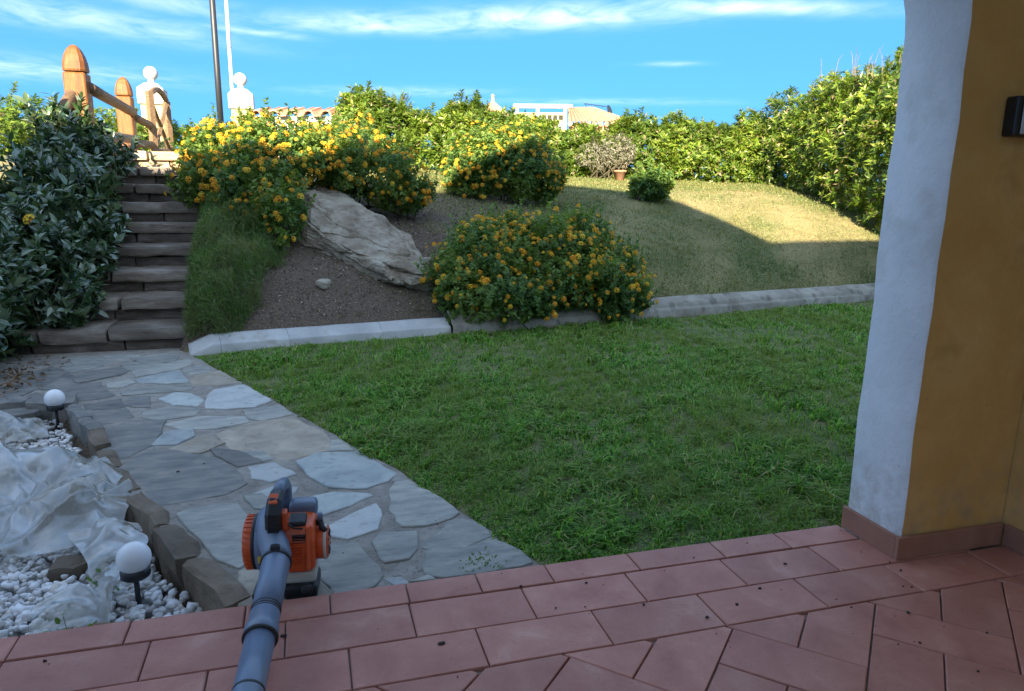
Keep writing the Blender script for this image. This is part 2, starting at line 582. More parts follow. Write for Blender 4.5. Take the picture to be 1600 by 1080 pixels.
MT['lawn'] = leafy('lawn_blade', [(.030, .110, .012), (.060, .195, .020), (.105, .29, .030), (.20, .42, .060), (.30, .50, .10), (.080, .23, .024), (.42, .40, .18)], .55, .18, .34, patch=(.20, .26, .06), pscale=1.3)
MT['bank_grass'] = leafy('dry_bank_blade', [(.095, .17, .040), (.15, .22, .058), (.26, .26, .10), (.40, .35, .18), (.19, .24, .075), (.11, .19, .045)], .6, .3, .25, patch=(.32, .28, .11), pscale=1.6)


def flower_mat(name, cols):
    m, nt, b = new_mat(name)
    g = nd(nt, 'ShaderNodeNewGeometry')
    oi = nd(nt, 'ShaderNodeObjectInfo')
    a = nd(nt, 'ShaderNodeMath', operation='MULTIPLY')
    a.inputs[1].default_value = .45
    nt.links.new(g.outputs['Random Per Island'], a.inputs[0])
    b2 = nd(nt, 'ShaderNodeMath', operation='MULTIPLY_ADD')
    b2.inputs[1].default_value = .55
    nt.links.new(oi.outputs['Random'], b2.inputs[0])
    nt.links.new(a.outputs[0], b2.inputs[2])
    c = ramp(nt, [((i + .5) / len(cols), q) for i, q in enumerate(cols)], b2.outputs[0])
    nt.links.new(c, b.inputs['Base Color'])
    b.inputs['Roughness'].default_value = .6
    tr = nd(nt, 'ShaderNodeBsdfTranslucent')
    nt.links.new(c, tr.inputs['Color'])
    ms = nd(nt, 'ShaderNodeMixShader')
    ms.inputs[0].default_value = .3
    nt.links.new(b.outputs[0], ms.inputs[1])
    nt.links.new(tr.outputs[0], ms.inputs[2])
    nt.links.new(ms.outputs[0], nt.nodes['Material Output'].inputs['Surface'])
    return m


MT['flower'] = flower_mat('lantana_flower', [(.86, .62, .04), (.84, .48, .02), (.82, .36, .012), (.78, .28, .010), (.86, .56, .03), (.88, .68, .08), (.84, .52, .03)])

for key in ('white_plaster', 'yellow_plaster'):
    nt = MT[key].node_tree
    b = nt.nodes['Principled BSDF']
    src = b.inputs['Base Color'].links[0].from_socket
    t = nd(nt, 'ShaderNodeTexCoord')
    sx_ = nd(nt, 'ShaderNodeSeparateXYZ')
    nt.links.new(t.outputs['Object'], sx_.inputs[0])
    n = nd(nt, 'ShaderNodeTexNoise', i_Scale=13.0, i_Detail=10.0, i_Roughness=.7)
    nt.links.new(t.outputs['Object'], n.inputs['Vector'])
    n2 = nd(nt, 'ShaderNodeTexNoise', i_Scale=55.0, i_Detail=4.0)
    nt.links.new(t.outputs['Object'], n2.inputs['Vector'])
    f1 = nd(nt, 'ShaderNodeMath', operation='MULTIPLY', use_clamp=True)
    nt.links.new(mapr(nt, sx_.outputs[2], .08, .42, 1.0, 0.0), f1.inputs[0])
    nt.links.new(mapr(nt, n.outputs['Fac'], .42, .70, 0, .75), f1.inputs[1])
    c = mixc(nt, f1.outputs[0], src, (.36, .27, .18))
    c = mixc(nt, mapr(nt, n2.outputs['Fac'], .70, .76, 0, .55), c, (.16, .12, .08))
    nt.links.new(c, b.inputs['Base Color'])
m, nt, b = new_mat('pebble')
g = nd(nt, 'ShaderNodeNewGeometry')
nt.links.new(ramp(nt, [(.0, (.42, .40, .38)), (.3, (.66, .65, .63)), (.8, (.80, .79, .78)), (1, (.58, .50, .42))], g.outputs['Random Per Island']), b.inputs['Base Color'])
b.inputs['Roughness'].default_value = .6
MT['pebble'] = m
m, nt, b = new_mat('white_globe')
b.inputs['Base Color'].default_value = (.80, .80, .80, 1)
b.inputs['Roughness'].default_value = .28
b.inputs['Subsurface Weight'].default_value = .6
b.inputs['Subsurface Radius'].default_value = (.05, .05, .05)
b.inputs['Subsurface Scale'].default_value = .5
MT['globe'] = m
# thin milky polythene
m, nt, b = new_mat('milky_polythene')
t = nd(nt, 'ShaderNodeTexCoord')
n = nd(nt, 'ShaderNodeTexNoise', i_Scale=5.0, i_Detail=5.0, i_Distortion=.8)
nt.links.new(t.outputs['Object'], n.inputs['Vector'])
c = ramp(nt, [(.32, (.30, .26, .18)), (.48, (.48, .46, .39)), (.66, (.64, .66, .66))], n.outputs['Fac'])
nt.links.new(c, b.inputs['Base Color'])
b.inputs['Roughness'].default_value = .2
b.inputs['Specular IOR Level'].default_value = 1.0
b.inputs['Coat Weight'].default_value = 1.0
b.inputs['Coat Roughness'].default_value = .08
b.inputs['Coat IOR'].default_value = 1.7
tl = nd(nt, 'ShaderNodeBsdfTranslucent')
nt.links.new(c, tl.inputs['Color'])
tp = nd(nt, 'ShaderNodeBsdfTransparent')
m1 = nd(nt, 'ShaderNodeMixShader')
m1.inputs[0].default_value = .25
nt.links.new(b.outputs[0], m1.inputs[1])
nt.links.new(tl.outputs[0], m1.inputs[2])
m2 = nd(nt, 'ShaderNodeMixShader')
nt.links.new(mapr(nt, n.outputs['Fac'], .35, .65, .48, .24), m2.inputs[0])
nt.links.new(m1.outputs[0], m2.inputs[1])
nt.links.new(tp.outputs[0], m2.inputs[2])
nt.links.new(m2.outputs[0], nt.nodes['Material Output'].inputs['Surface'])
MT['film'] = m
# soil / thatch / lawn floor, by a painted cover attribute (bare soil and green by place)
m, nt, b = new_mat('garden_earth')
at = nd(nt, 'ShaderNodeVertexColor')
at.layer_name = 'cover'
sp_ = nd(nt, 'ShaderNodeSeparateColor')
nt.links.new(at.outputs[0], sp_.inputs[0])
t = nd(nt, 'ShaderNodeTexCoord')
n = nd(nt, 'ShaderNodeTexNoise', i_Scale=9.0, i_Detail=12.0, i_Roughness=.7)
nt.links.new(t.outputs['Object'], n.inputs['Vector'])
n3 = nd(nt, 'ShaderNodeTexNoise', i_Scale=70.0, i_Detail=6.0, i_Roughness=.7)
nt.links.new(t.outputs['Object'], n3.inputs['Vector'])
soil = ramp(nt, [(.3, (.052, .036, .024)), (.5, (.125, .088, .058)), (.72, (.27, .205, .14))], n3.outputs['Fac'])
thatch = ramp(nt, [(.3, (.15, .12, .050)), (.5, (.30, .24, .100)), (.72, (.44, .36, .165))], n3.outputs['Fac'])
green = ramp(nt, [(.3, (.055, .085, .024)), (.6, (.11, .15, .045)), (.8, (.20, .20, .085))], n3.outputs['Fac'])
c = mixc(nt, sp_.outputs[0], thatch, soil)
gm = nd(nt, 'ShaderNodeMath', operation='MULTIPLY', use_clamp=True)
nt.links.new(sp_.outputs[1], gm.inputs[0])
nt.links.new(mapr(nt, n.outputs['Fac'], .3, .62, .35, 1.25), gm.inputs[1])
c = mixc(nt, gm.outputs[0], c, green)
nt.links.new(c, b.inputs['Base Color'])
b.inputs['Roughness'].default_value = .95
bp = nd(nt, 'ShaderNodeBump', i_Strength=.8, i_Distance=.02)
nt.links.new(n3.outputs['Fac'], bp.inputs['Height'])
nt.links.new(bp.outputs[0], b.inputs['Normal'])
MT['soil'] = m
STONES = [
    ('g', ((-2.224,3.345),(-2.249,3.538),(-2.209,3.732),(-2.114,3.684),(-1.998,3.457),(-2.047,3.373),(-2.146,3.304))),
    ('g', ((-2.046,3.748),(-1.919,3.801),(-1.686,3.721),(-1.719,3.605),(-1.844,3.546),(-1.985,3.618))),
    ('g', ((-1.849,3.423),(-1.706,3.592),(-1.567,3.656),(-1.584,3.496),(-1.659,3.331),(-1.753,3.245),(-1.81,3.332))),
    ('d', ((-2.292,3.164),(-2.225,3.3),(-2.157,3.175),(-2.07,3.108),(-2.055,2.986),(-2.165,2.856),(-2.22,2.926))),
    ('d', ((-2.08,3.2),(-2.011,3.304),(-1.888,3.369),(-1.784,3.252),(-1.818,3.139),(-1.912,3.054),(-2.012,2.975),(-2.062,3.089))),
    ('g', ((-1.736,3.209),(-1.607,3.382),(-1.437,3.515),(-1.409,3.346),(-1.479,3.228),(-1.62,3.115),(-1.688,3.066))),
    ('b', ((-1.672,2.986),(-1.612,3.069),(-1.462,3.178),(-1.353,2.833),(-1.486,2.84),(-1.64,2.916))),
    ('g', ((-1.421,3.243),(-1.29,3.27),(-1.244,3.095),(-1.354,3.053),(-1.41,3.134))),
    ('t', ((-1.325,2.834),(-1.322,2.993),(-1.186,3.073),(-1.041,2.788),(-1.102,2.722),(-1.281,2.713))),
    ('d', ((-2.084,2.819),(-2.007,2.923),(-1.894,2.96),(-1.814,2.755),(-1.737,2.627),(-1.828,2.562),(-1.953,2.557),(-2.024,2.695))),
    ('g', ((-1.689,2.67),(-1.647,2.764),(-1.505,2.789),(-1.312,2.705),(-1.326,2.639),(-1.532,2.633),(-1.664,2.61))),
    ('g', ((-1.828,2.912),(-1.727,2.978),(-1.683,2.898),(-1.729,2.81),(-1.793,2.818))),
    ('b', ((-1.451,2.471),(-1.383,2.597),(-1.294,2.54),(-1.218,2.399),(-1.228,2.268),(-1.354,2.347))),
    ('d', ((-1.622,2.412),(-1.615,2.563),(-1.524,2.541),(-1.482,2.313),(-1.564,2.349))),
    ('w', ((-1.163,2.22),(-1.181,2.459),(-1.165,2.601),(-1.003,2.679),(-0.832,2.289),(-0.915,2.177),(-1.053,2.188))),
    ('d', ((-1.833,2.446),(-1.681,2.509),(-1.625,2.364),(-1.698,2.324),(-1.803,2.359))),
    ('d', ((-1.757,2.271),(-1.602,2.295),(-1.539,2.144),(-1.656,2.045),(-1.706,2.141))),
    ('g', ((-1.493,2.238),(-1.352,2.282),(-1.206,2.199),(-1.226,2.097),(-1.365,2.058),(-1.453,2.108))),
    ('g', ((-0.953,2.107),(-0.774,2.159),(-0.705,1.986),(-0.85,1.927),(-0.911,1.977))),
    ('g', ((-1.334,1.966),(-1.19,2.068),(-0.954,2.011),(-0.93,1.901),(-1.083,1.837),(-1.224,1.853),(-1.281,1.926))),
    ('d', ((-1.592,1.896),(-1.532,2.037),(-1.356,2.008),(-1.353,1.812),(-1.353,1.646),(-1.424,1.514),(-1.499,1.459),(-1.589,1.742))),
    ('b', ((-1.339,1.65),(-1.31,1.822),(-1.199,1.839),(-1.179,1.719),(-1.237,1.636))),
    ('t', ((-1.241,1.568),(-1.156,1.684),(-1.108,1.721),(-1.027,1.584),(-1.115,1.474),(-1.19,1.51))),
    ('t', ((-1.052,1.725),(-0.919,1.859),(-0.704,1.921),(-0.554,1.641),(-0.52,1.507),(-0.533,1.374),(-0.634,1.332),(-0.755,1.277),(-0.817,1.402),(-0.943,1.46),(-0.989,1.57))),
    ('d', ((-1.39,1.442),(-1.336,1.551),(-1.218,1.513),(-1.032,1.359),(-0.95,1.218),(-0.884,1.047),(-0.957,0.954),(-1.127,0.917),(-1.206,0.903),(-1.298,1.091),(-1.419,1.349))),
    ('d', ((-1.053,1.494),(-0.934,1.442),(-0.825,1.291),(-0.926,1.259),(-1.011,1.396))),
    ('g', ((-0.905,1.435),(-0.825,1.426),(-0.774,1.324),(-0.819,1.306))),
    ('w', ((-0.866,1.22),(-0.767,1.242),(-0.682,1.097),(-0.773,1.046),(-0.835,1.098))),
    ('w', ((-0.825,0.92),(-0.751,0.969),(-0.673,0.932),(-0.697,0.855),(-0.778,0.846))),
    ('g', ((-0.86,0.893),(-0.805,0.895),(-0.779,0.84),(-0.792,0.769),(-0.823,0.793))),
    ('g', ((-1.095,0.776),(-1.056,0.825),(-0.891,0.825),(-0.836,0.637),(-0.804,0.378),(-0.847,0.323),(-0.914,0.393),(-0.998,0.589))),
    ('b', ((-0.657,1.228),(-0.576,1.309),(-0.383,1.305),(-0.348,1.188),(-0.25,1.003),(-0.302,0.927),(-0.388,0.872),(-0.53,0.917),(-0.601,1.057))),
    ('g', ((-0.511,1.497),(-0.457,1.487),(-0.414,1.345),(-0.509,1.364))),
    ('b', ((-0.597,0.813),(-0.514,0.83),(-0.4,0.801),(-0.379,0.782),(-0.469,0.718),(-0.563,0.655),(-0.58,0.715))),
    ('w', ((-0.555,0.524),(-0.483,0.585),(-0.365,0.688),(-0.36,0.585),(-0.385,0.483),(-0.48,0.435),(-0.551,0.483))),
    ('g', ((-0.282,0.799),(-0.253,0.875),(-0.204,0.88),(-0.11,0.67),(-0.067,0.539),(-0.102,0.507),(-0.194,0.474),(-0.276,0.489),(-0.295,0.627))),
    ('g', ((-0.243,0.952),(-0.211,0.894),(-0.243,0.899),(-0.26,0.92))),
    ('g', ((-0.388,0.365),(-0.36,0.431),(-0.249,0.409),(-0.269,0.298),(-0.298,0.243),(-0.366,0.235),(-0.377,0.267))),
    ('g', ((-0.221,0.298),(-0.202,0.352),(-0.15,0.377),(-0.11,0.461),(-0.059,0.469),(0.002,0.391),(0.006,0.314),(-0.115,0.258),(-0.182,0.271))),
    ('g', ((-0.218,0.259),(-0.183,0.262),(-0.115,0.249),(0.008,0.306),(0.077,0.194),(0.094,0.1),(-0.048,0.085),(-0.183,0.088),(-0.235,0.112),(-0.238,0.164),(-0.217,0.226))),
    ('g', ((-0.609,0.283),(-0.582,0.377),(-0.505,0.387),(-0.458,0.357),(-0.441,0.284),(-0.41,0.209),(-0.403,0.154),(-0.424,0.101),(-0.472,0.069),(-0.539,0.077))),
    ('w', ((-0.376,0.114),(-0.336,0.114),(-0.318,0.073),(-0.351,0.077))),
    ('g', ((-0.297,0.075),(-0.244,0.1),(-0.234,0.079),(-0.237,0.072))),
    ('t', ((-0.839,0.295),(-0.728,0.292),(-0.642,0.235),(-0.649,0.09),(-0.729,0.063),(-0.813,0.086))),
    ('t', ((-0.625,0.146),(-0.615,0.263),(-0.557,0.085),(-0.572,0.07),(-0.607,0.07))),
    ('d', ((-2.443,2.971),(-2.383,3.164),(-2.215,2.933),(-2.267,2.697),(-2.34,2.674))),
    ('d', ((-2.291,2.53),(-2.192,2.778),(-2.029,2.599),(-2.079,2.379),(-2.209,2.292))),
    ('d', ((-2.18,2.909),(-2.129,3.105),(-2.021,2.95),(-2.042,2.743))),
    ('d', ((-2.415,3.205),(-2.307,3.465),(-2.159,3.285),(-2.216,3.092),(-2.294,3.03))),
    ('g', ((-2.249,3.689),(-2.057,3.751),(-1.952,3.621),(-2.024,3.439),(-2.124,3.367))),
    ('g', ((-1.842,3.638),(-1.67,3.75),(-1.52,3.694),(-1.546,3.467),(-1.721,3.447))),
    ('d', ((-2.232,2.999),(-2.144,3.228),(-2.072,3.142),(-2.152,2.933))),
]


def lobj(name, bm, mat, parent, smooth=False):
    """part whose mesh is in its thing's own coordinates"""
    o = link(name, bm_mesh(name, bm, smooth), None, mat)
    o.parent = parent
    return o


def copy_tree(o, parent=None):
    c_ = o.copy()
    COL.objects.link(c_)
    if parent is not None:
        c_.parent = parent
    for ch in list(o.children):
        copy_tree(ch, c_)
    return c_


# ================================================================ the ground
def axis_pts(parts):
    out = [parts[0][0]]
    for a, b, s in parts:
        n_ = max(1, int(round((b - a) / s)))
        out += list(np.linspace(a, b, n_ + 1)[1:])
    return np.array(out)


gx = axis_pts([(-260, -40, 40), (-40, -8, 4), (-8, -3.6, .4), (-3.6, 8.5, .07), (8.5, 16, .35), (16, 40, 4), (40, 260, 40)])
gy = axis_pts([(-120, -20, 20), (-20, -1, 2), (-1, 9.5, .07), (9.5, 18, .3), (18, 40, 2), (40, 480, 40)])
GX, GY = np.meshgrid(gx, gy)
GZ = terr(GX, GY)
nx, ny = len(gx), len(gy)
idx = np.arange(nx * ny).reshape(ny, nx)
F = np.stack([idx[:-1, :-1], idx[:-1, 1:], idx[1:, 1:], idx[1:, :-1]], -1).reshape(-1, 4)
V = np.stack([GX, GY, GZ], -1).reshape(-1, 3)
near = (np.abs(V[:, 0] - 2.5) < 6) & (V[:, 1] > 0) & (V[:, 1] < 9.5)
V[near, 2] += .006 * fbm(V[near, 0], V[near, 1], 30, 5, 2)
me = np_mesh('ground', V, F, True)


def soil_mask(x, y):
    """1 where the bed is bare dark soil, 0 where grass and thatch cover the bank"""
    d = y - curb_y(x)
    q = np.hypot((x + .35) / 1.75, (d - 1.0) / 1.75) + .22 * fbm(x, y, 2.5, 3)
    s = np.clip((1.15 - q) / .3, 0, 1)
    q2 = np.hypot((x - 1.6) / 1.6, (d - .15) / .75) + .2 * fbm(x, y, 3, 4)
    s = np.maximum(s, np.clip((1.05 - q2) / .3, 0, 1))
    q3 = np.hypot((x - .7) / 1.5, (d - 2.6) / 1.1) + .25 * fbm(x, y, 2.4, 6)
    s = np.maximum(s, .75 * np.clip((1.05 - q3) / .35, 0, 1))
    return np.where(d < 0, 0, s)


def green_mask(x, y):
    d = y - curb_y(x)
    g_ = .60 + .5 * fbm(x, y, 1.3, 2) + .35 * fbm(x, y, 4, 5)
    g_ = np.where(d > 4.2, g_ + .45, g_)
    patch = np.exp(-(((x - 6.6) / 1.6) ** 2 + ((y - 7.6) / 1.5) ** 2))  # less green, more tan round this spot
    g_ = g_ - .30 * patch
    return np.where(d < 0, .9 - .35 * np.clip(fbm(x, y, 2.2, 7) - .35, 0, 1), np.clip(g_, 0, 1))


ca_ = me.color_attributes.new('cover', 'FLOAT_COLOR', 'POINT')
cv = np.zeros((len(V), 4), np.float32)
cv[:, 0] = soil_mask(V[:, 0], V[:, 1])
low_ = (V[:, 1] < curb_y(V[:, 0])) & (V[:, 0] < path_right(V[:, 1]) - .02)
cv[low_, 0] = 1
cv[:, 1] = green_mask(V[:, 0], V[:, 1]) * (1 - cv[:, 0])
cv[:, 3] = 1
ca_.data.foreach_set('color', cv.ravel())
props(link('ground', me, None, MT['soil']), kind='structure')

# ================================================================ porch floor
floor_ = thing('porch_floor', None, None, (0, 0, 0), kind='structure')
bm = bmesh.new()
add_box(bm, (-.42, -1.702, -.153), (4.56, 3.396, .29))
obj('floor_slab', bm, MT['grout'], floor_)


def tile_mesh(poly, th=.012, ch=.0025):
    """flat tile with eased edges from a convex outline (local, top at z = 0)"""
    b_ = bmesh.new()
    n_ = len(poly)
    cx = sum(p[0] for p in poly) / n_
    cy = sum(p[1] for p in poly) / n_

    def ins(p, e):
        d_ = math.hypot(p[0] - cx, p[1] - cy)
        return (cx + (p[0] - cx) * (1 - e / max(d_, .02)), cy + (p[1] - cy) * (1 - e / max(d_, .02)))
    lo = [b_.verts.new((p[0], p[1], -th)) for p in poly]
    mi = [b_.verts.new((p[0], p[1], -ch)) for p in poly]
    hi = [b_.verts.new((*ins(p, ch * 1.5), 0)) for p in poly]
    for a, b__ in ((lo, mi), (mi, hi)):
        for k in range(n_):
            b_.faces.new((a[k], a[(k + 1) % n_], b__[(k + 1) % n_], b__[k]))
    b_.faces.new(hi)
    return bm_mesh('tile', b_)


def put_tile(me_, x, y, rz=0.0, z=.004):
    o = link('tile', me_, None, MT['tile'])
    o.parent = floor_
    o.location = (x, y, z + rnd.uniform(-.0009, .0009))
    o.rotation_euler = (rnd.gauss(0, .0018), rnd.gauss(0, .0018), rz + rnd.gauss(0, .003))
    return o


def rect(w, h):
    return [(-w / 2, -h / 2), (w / 2, -h / 2), (w / 2, h / 2), (-w / 2, h / 2)]


J = .0042
us = [-2.59, -2.28, -1.96, -1.66, -1.372, -1.099, -.796, -.561, -.334, -.113, .118, .412, .726, .985, 1.262]
for a, b2_ in zip(us, us[1:]):
    put_tile(tile_mesh(rect(b2_ - a - J, .112 - J)), (a + b2_) / 2, -.055)
big = tile_mesh(rect(.345 - J, .167 - J))
for i in range(-5, 8):
    x = -1.029 + .345 * i + .1725
    if x + .17 < 1.40:
        put_tile(big, x, -.1985)
put_tile(tile_mesh(rect(.215, .167 - J)), 1.496 - .03, -.1985)
for i in range(-6, 7):
    x = -.522 + .345 * i + .1725
    if x - .17 < 1.60:
        put_tile(big, x, -.3665)


def clip(poly, nx_, ny_, c_):
    """keep the side nx*x + ny*y <= c"""
    out = []
    for a, b_ in zip(poly, poly[1:] + poly[:1]):
        da, db = nx_ * a[0] + ny_ * a[1] - c_, nx_ * b_[0] + ny_ * b_[1] - c_
        if da <= 0:
            out.append(a)
        if (da < 0 < db) or (db < 0 < da):
            t_ = da / (da - db)
            out.append((a[0] + (b_[0] - a[0]) * t_, a[1] + (b_[1] - a[1]) * t_))
    return out


GP = .1715
r2 = math.sqrt(.5)
herring = tile_mesh(rect(2 * GP - J, GP - J))
for i in range(-22, 26):
    for j in range(-24, 8):
        c_ = (i + j) % 4
        if c_ == 3:
            t0, t1, s0, s1 = i, i + 2, j, j + 1
        elif c_ == 1:
            t0, t1, s0, s1 = i, i + 1, j, j + 2
        else:
            continue
        T0, T1 = .870 + (t0 - 3) * GP, .870 + (t1 - 3) * GP
        S0, S1 = .037 + (s0 - 2) * GP, .037 + (s1 - 2) * GP
        tcn, scn = (T0 + T1) / 2, (S0 + S1) / 2
        cx, cy = (scn + tcn) * r2, (scn - tcn) * r2
        if cy > -.30 or cy < -1.55 or cx < -2.1 or cx > 1.85:
            continue
        h = J / 2
        quad = [((s + t_) * r2, (s - t_) * r2) for t_, s in ((T0 + h, S0 + h), (T1 - h, S0 + h), (T1 - h, S1 - h), (T0 + h, S1 - h))]
        q = clip(clip(quad, 0, 1, -.453), 1, 0, 1.710)
        if len(q) < 3:
            continue
        ar = abs(sum(a[0] * b_[1] - b_[0] * a[1] for a, b_ in zip(q, q[1:] + q[:1]))) / 2
        if ar < .0008:
            continue
        if len(q) == 4 and ar > .98 * (2 * GP - J) * (GP - J):
            o = put_tile(herring, cx, cy, R(-45) if c_ == 3 else R(45))
        else:
            mx_, my_ = sum(p[0] for p in q) / len(q), sum(p[1] for p in q) / len(q)
            put_tile(tile_mesh([(p[0] - mx_, p[1] - my_) for p in q]), mx_, my_)

# ================================================================ the house round the porch
house = thing('house', 'ochre plastered house with white arched porch opening and terracotta skirting', 'house', (1.29, -.28, 0))
bm = bmesh.new()
zs = 1.69
outl = [(1.276, -.02)] + [(1.276, z_) for z_ in np.linspace(.15, zs, 12)]
for k in range(1, 40):
    a = math.pi * k / 40
    outl.append((-.37 + 1.646 * math.cos(a), zs + .78 * math.sin(a)))
outl += [(-2.016, z_) for z_ in np.linspace(zs, .15, 12)] + [(-2.016, -.02)]
wob = [(x + .004 * math.sin(9 * z_ + 1) + .003 * math.sin(23 * z_), z_) for x, z_ in outl]
inn, out_ = -.258, -.013
# soffit of the arch, three strips across with softened arrises
rows = []
for f_, ins_ in ((0, .010), (.04, 0), (.5, -.003), (.96, 0), (1, .010)):
    y = inn + (out_ - inn) * f_
    ring = []
    for (x, z_), (x0, z0) in zip(wob, outl):
        ex = ins_ * (1 if x0 > 0 else -1) if z0 <= zs else ins_ * (x0 + .37) / 1.646
        ez = 0 if z0 <= zs else ins_ * (z0 - zs) / .78
        y_ = y + .004 * math.sin(7 * z_ + 3) * (1 if f_ in (0, .04) else 0)
        ring.append(bm.verts.new((x + ex, y_, z_ + ez)))
    rows.append(ring)
for a, b_ in zip(rows, rows[1:]):
    for k in range(len(a) - 1):
        bm.faces.new((a[k], b_[k], b_[k + 1], a[k + 1]))
me_ = bpy.data.meshes.new('arch_soffit')
bm.normal_update()
edge_in = [v.co.copy() for v in rows[0]]
edge_out = [v.co.copy() for v in rows[-1]]
bm.to_mesh(me_)
bm.free()
for p in me_.polygons:
    p.use_smooth = True
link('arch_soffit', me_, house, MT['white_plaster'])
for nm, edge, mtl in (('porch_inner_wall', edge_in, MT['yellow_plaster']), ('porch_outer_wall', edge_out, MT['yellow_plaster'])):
    bm = bmesh.new()
    vs = [bm.verts.new(c_) for c_ in edge]
    top = [bm.verts.new((c_.x, c_.y, 2.86)) for c_ in edge]
    for k in range(len(vs) - 1):
        if edge[k + 1].z > zs - .01 and abs(edge[k].x - edge[k + 1].x) > .002:
            bm.faces.new((vs[k], vs[k + 1], top[k + 1], top[k]))
    yy = edge[0].y
    right_edge = [c_ for c_ in edge if c_.x > 0 and c_.z <= zs + .001]
    left_edge = [c_ for c_ in edge if c_.x < -1 and c_.z <= zs + .001]
    for lst, far in ((right_edge, 1.722 if nm == 'porch_inner_wall' else 3.2), (left_edge, -2.7)):
        for a, b_ in zip(lst, lst[1:]):
            bm.faces.new([bm.verts.new(c_) for c_ in (a, b_, Vector((far, yy, b_.z)), Vector((far, yy, a.z)))])
        zt = max(c_.z for c_ in lst)
        e_ = [c_ for c_ in lst if c_.z == zt][0]
        bm.faces.new([bm.verts.new(c_) for c_ in (e_, Vector((e_.x, yy, 2.86)), Vector((far, yy, 2.86)), Vector((far, yy, zt)))])
    bmesh.ops.remove_doubles(bm, verts=bm.verts, dist=.0004)
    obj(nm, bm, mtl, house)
bm = bmesh.new()
add_box(bm, (2.485, -1.86, 1.40), (1.52, 3.68, 2.9))
obj('porch_end_wall', bm, MT['yellow_plaster'], house)
bm = bmesh.new()
add_box(bm, (.0, -1.00, 2.92), (6.4, 1.96, .12))
obj('porch_ceiling', bm, MT['ceiling'], house)
# the house proper behind the little court: tall gable on the left, lower wing on the right
SH, UP = 1.86, 2.375
bm = bmesh.new()
prof = [(x - SH, z_ + UP) for x, z_ in ((-14, 4.3), (-5.1, 5.0), (-4.0, 4.86), (-3.0, 4.72), (-2.2, 5.10), (-1.1, 5.68), (-.30, 6.16), (1.55, 5.44), (2.26, 3.99), (4.3, 4.16), (7.5, 4.35), (13, 4.4))]
prof = [(prof[0][0], -.3)] + prof + [(prof[-1][0], -.3)]
fr = [bm.verts.new((x, -6.0, z_)) for x, z_ in prof]
bk = [bm.verts.new((x, -10.0, z_)) for x, z_ in prof]
for k in range(len(prof)):
    bm.faces.new((fr[k], fr[(k + 1) % len(prof)], bk[(k + 1) % len(prof)], bk[k]))
bm.faces.new(fr[::-1])
bm.faces.new(bk)
obj('house_wall', bm, MT['white_plaster'], house)
bm = bmesh.new()
for (x0, z0), (x1, z1) in zip(prof[1:-2], prof[2:-1]):
    c_ = Vector(((x0 + x1) / 2, -8.05, (z0 + z1) / 2))
    ln = math.hypot(x1 - x0, z1 - z0)
    add_box(bm, c_, (ln * .98, 4.05, .02), Matrix.Rotation(-math.atan2(z1 - z0, x1 - x0), 3, 'Y'))
obj('roof', bm, MT['rooftile'], house)
# skirting
bm = bmesh.new()
add_box(bm, (1.270, -.1362, .044), (.014, .2486, .080), bevel=.0015)
obj('skirting_tile', bm, MT['skirt'], house)
bm = bmesh.new()
add_box(bm, (1.4865, -.268, .044), (.447, .014, .080), bevel=.0015)
obj('skirting_tile', bm, MT['skirt'], house)
for k in range(3):
    bm = bmesh.new()
    add_box(bm, (1.718, -.276 - .1725 - .345 * k, .044), (.014, .342, .080), bevel=.003)
    obj('skirting_tile', bm, MT['skirt'], house)

lampb = thing('wall_box', 'black box with a grey face plate fixed high on the ochre porch wall', 'wall box', (1.50, -.258, 1.43))
bm = bmesh.new()
add_box(bm, (0, -.022, 0), (.092, .044, .115), bevel=.006, seg=2)
lobj('case', bm, MT['black_plastic'], lampb)
bm = bmesh.new()
add_box(bm, (.006, -.047, -.006), (.068, .006, .092), bevel=.003)
fp = lobj('face_plate', bm, surf('grey_face_plate', [(.3, (.48, .49, .50)), (.7, (.55, .56, .57))], .4, 20, 3, .05), lampb)
bm = bmesh.new()
add_lathe(bm, [(.014, 0), (.014, .003), (.012, .005), (0, .006)], 16, axis_matrix((.012, -.050, .022), (0, -1, 0)))
o = lobj('sensor', bm, MT['black_plastic'], fp, True)

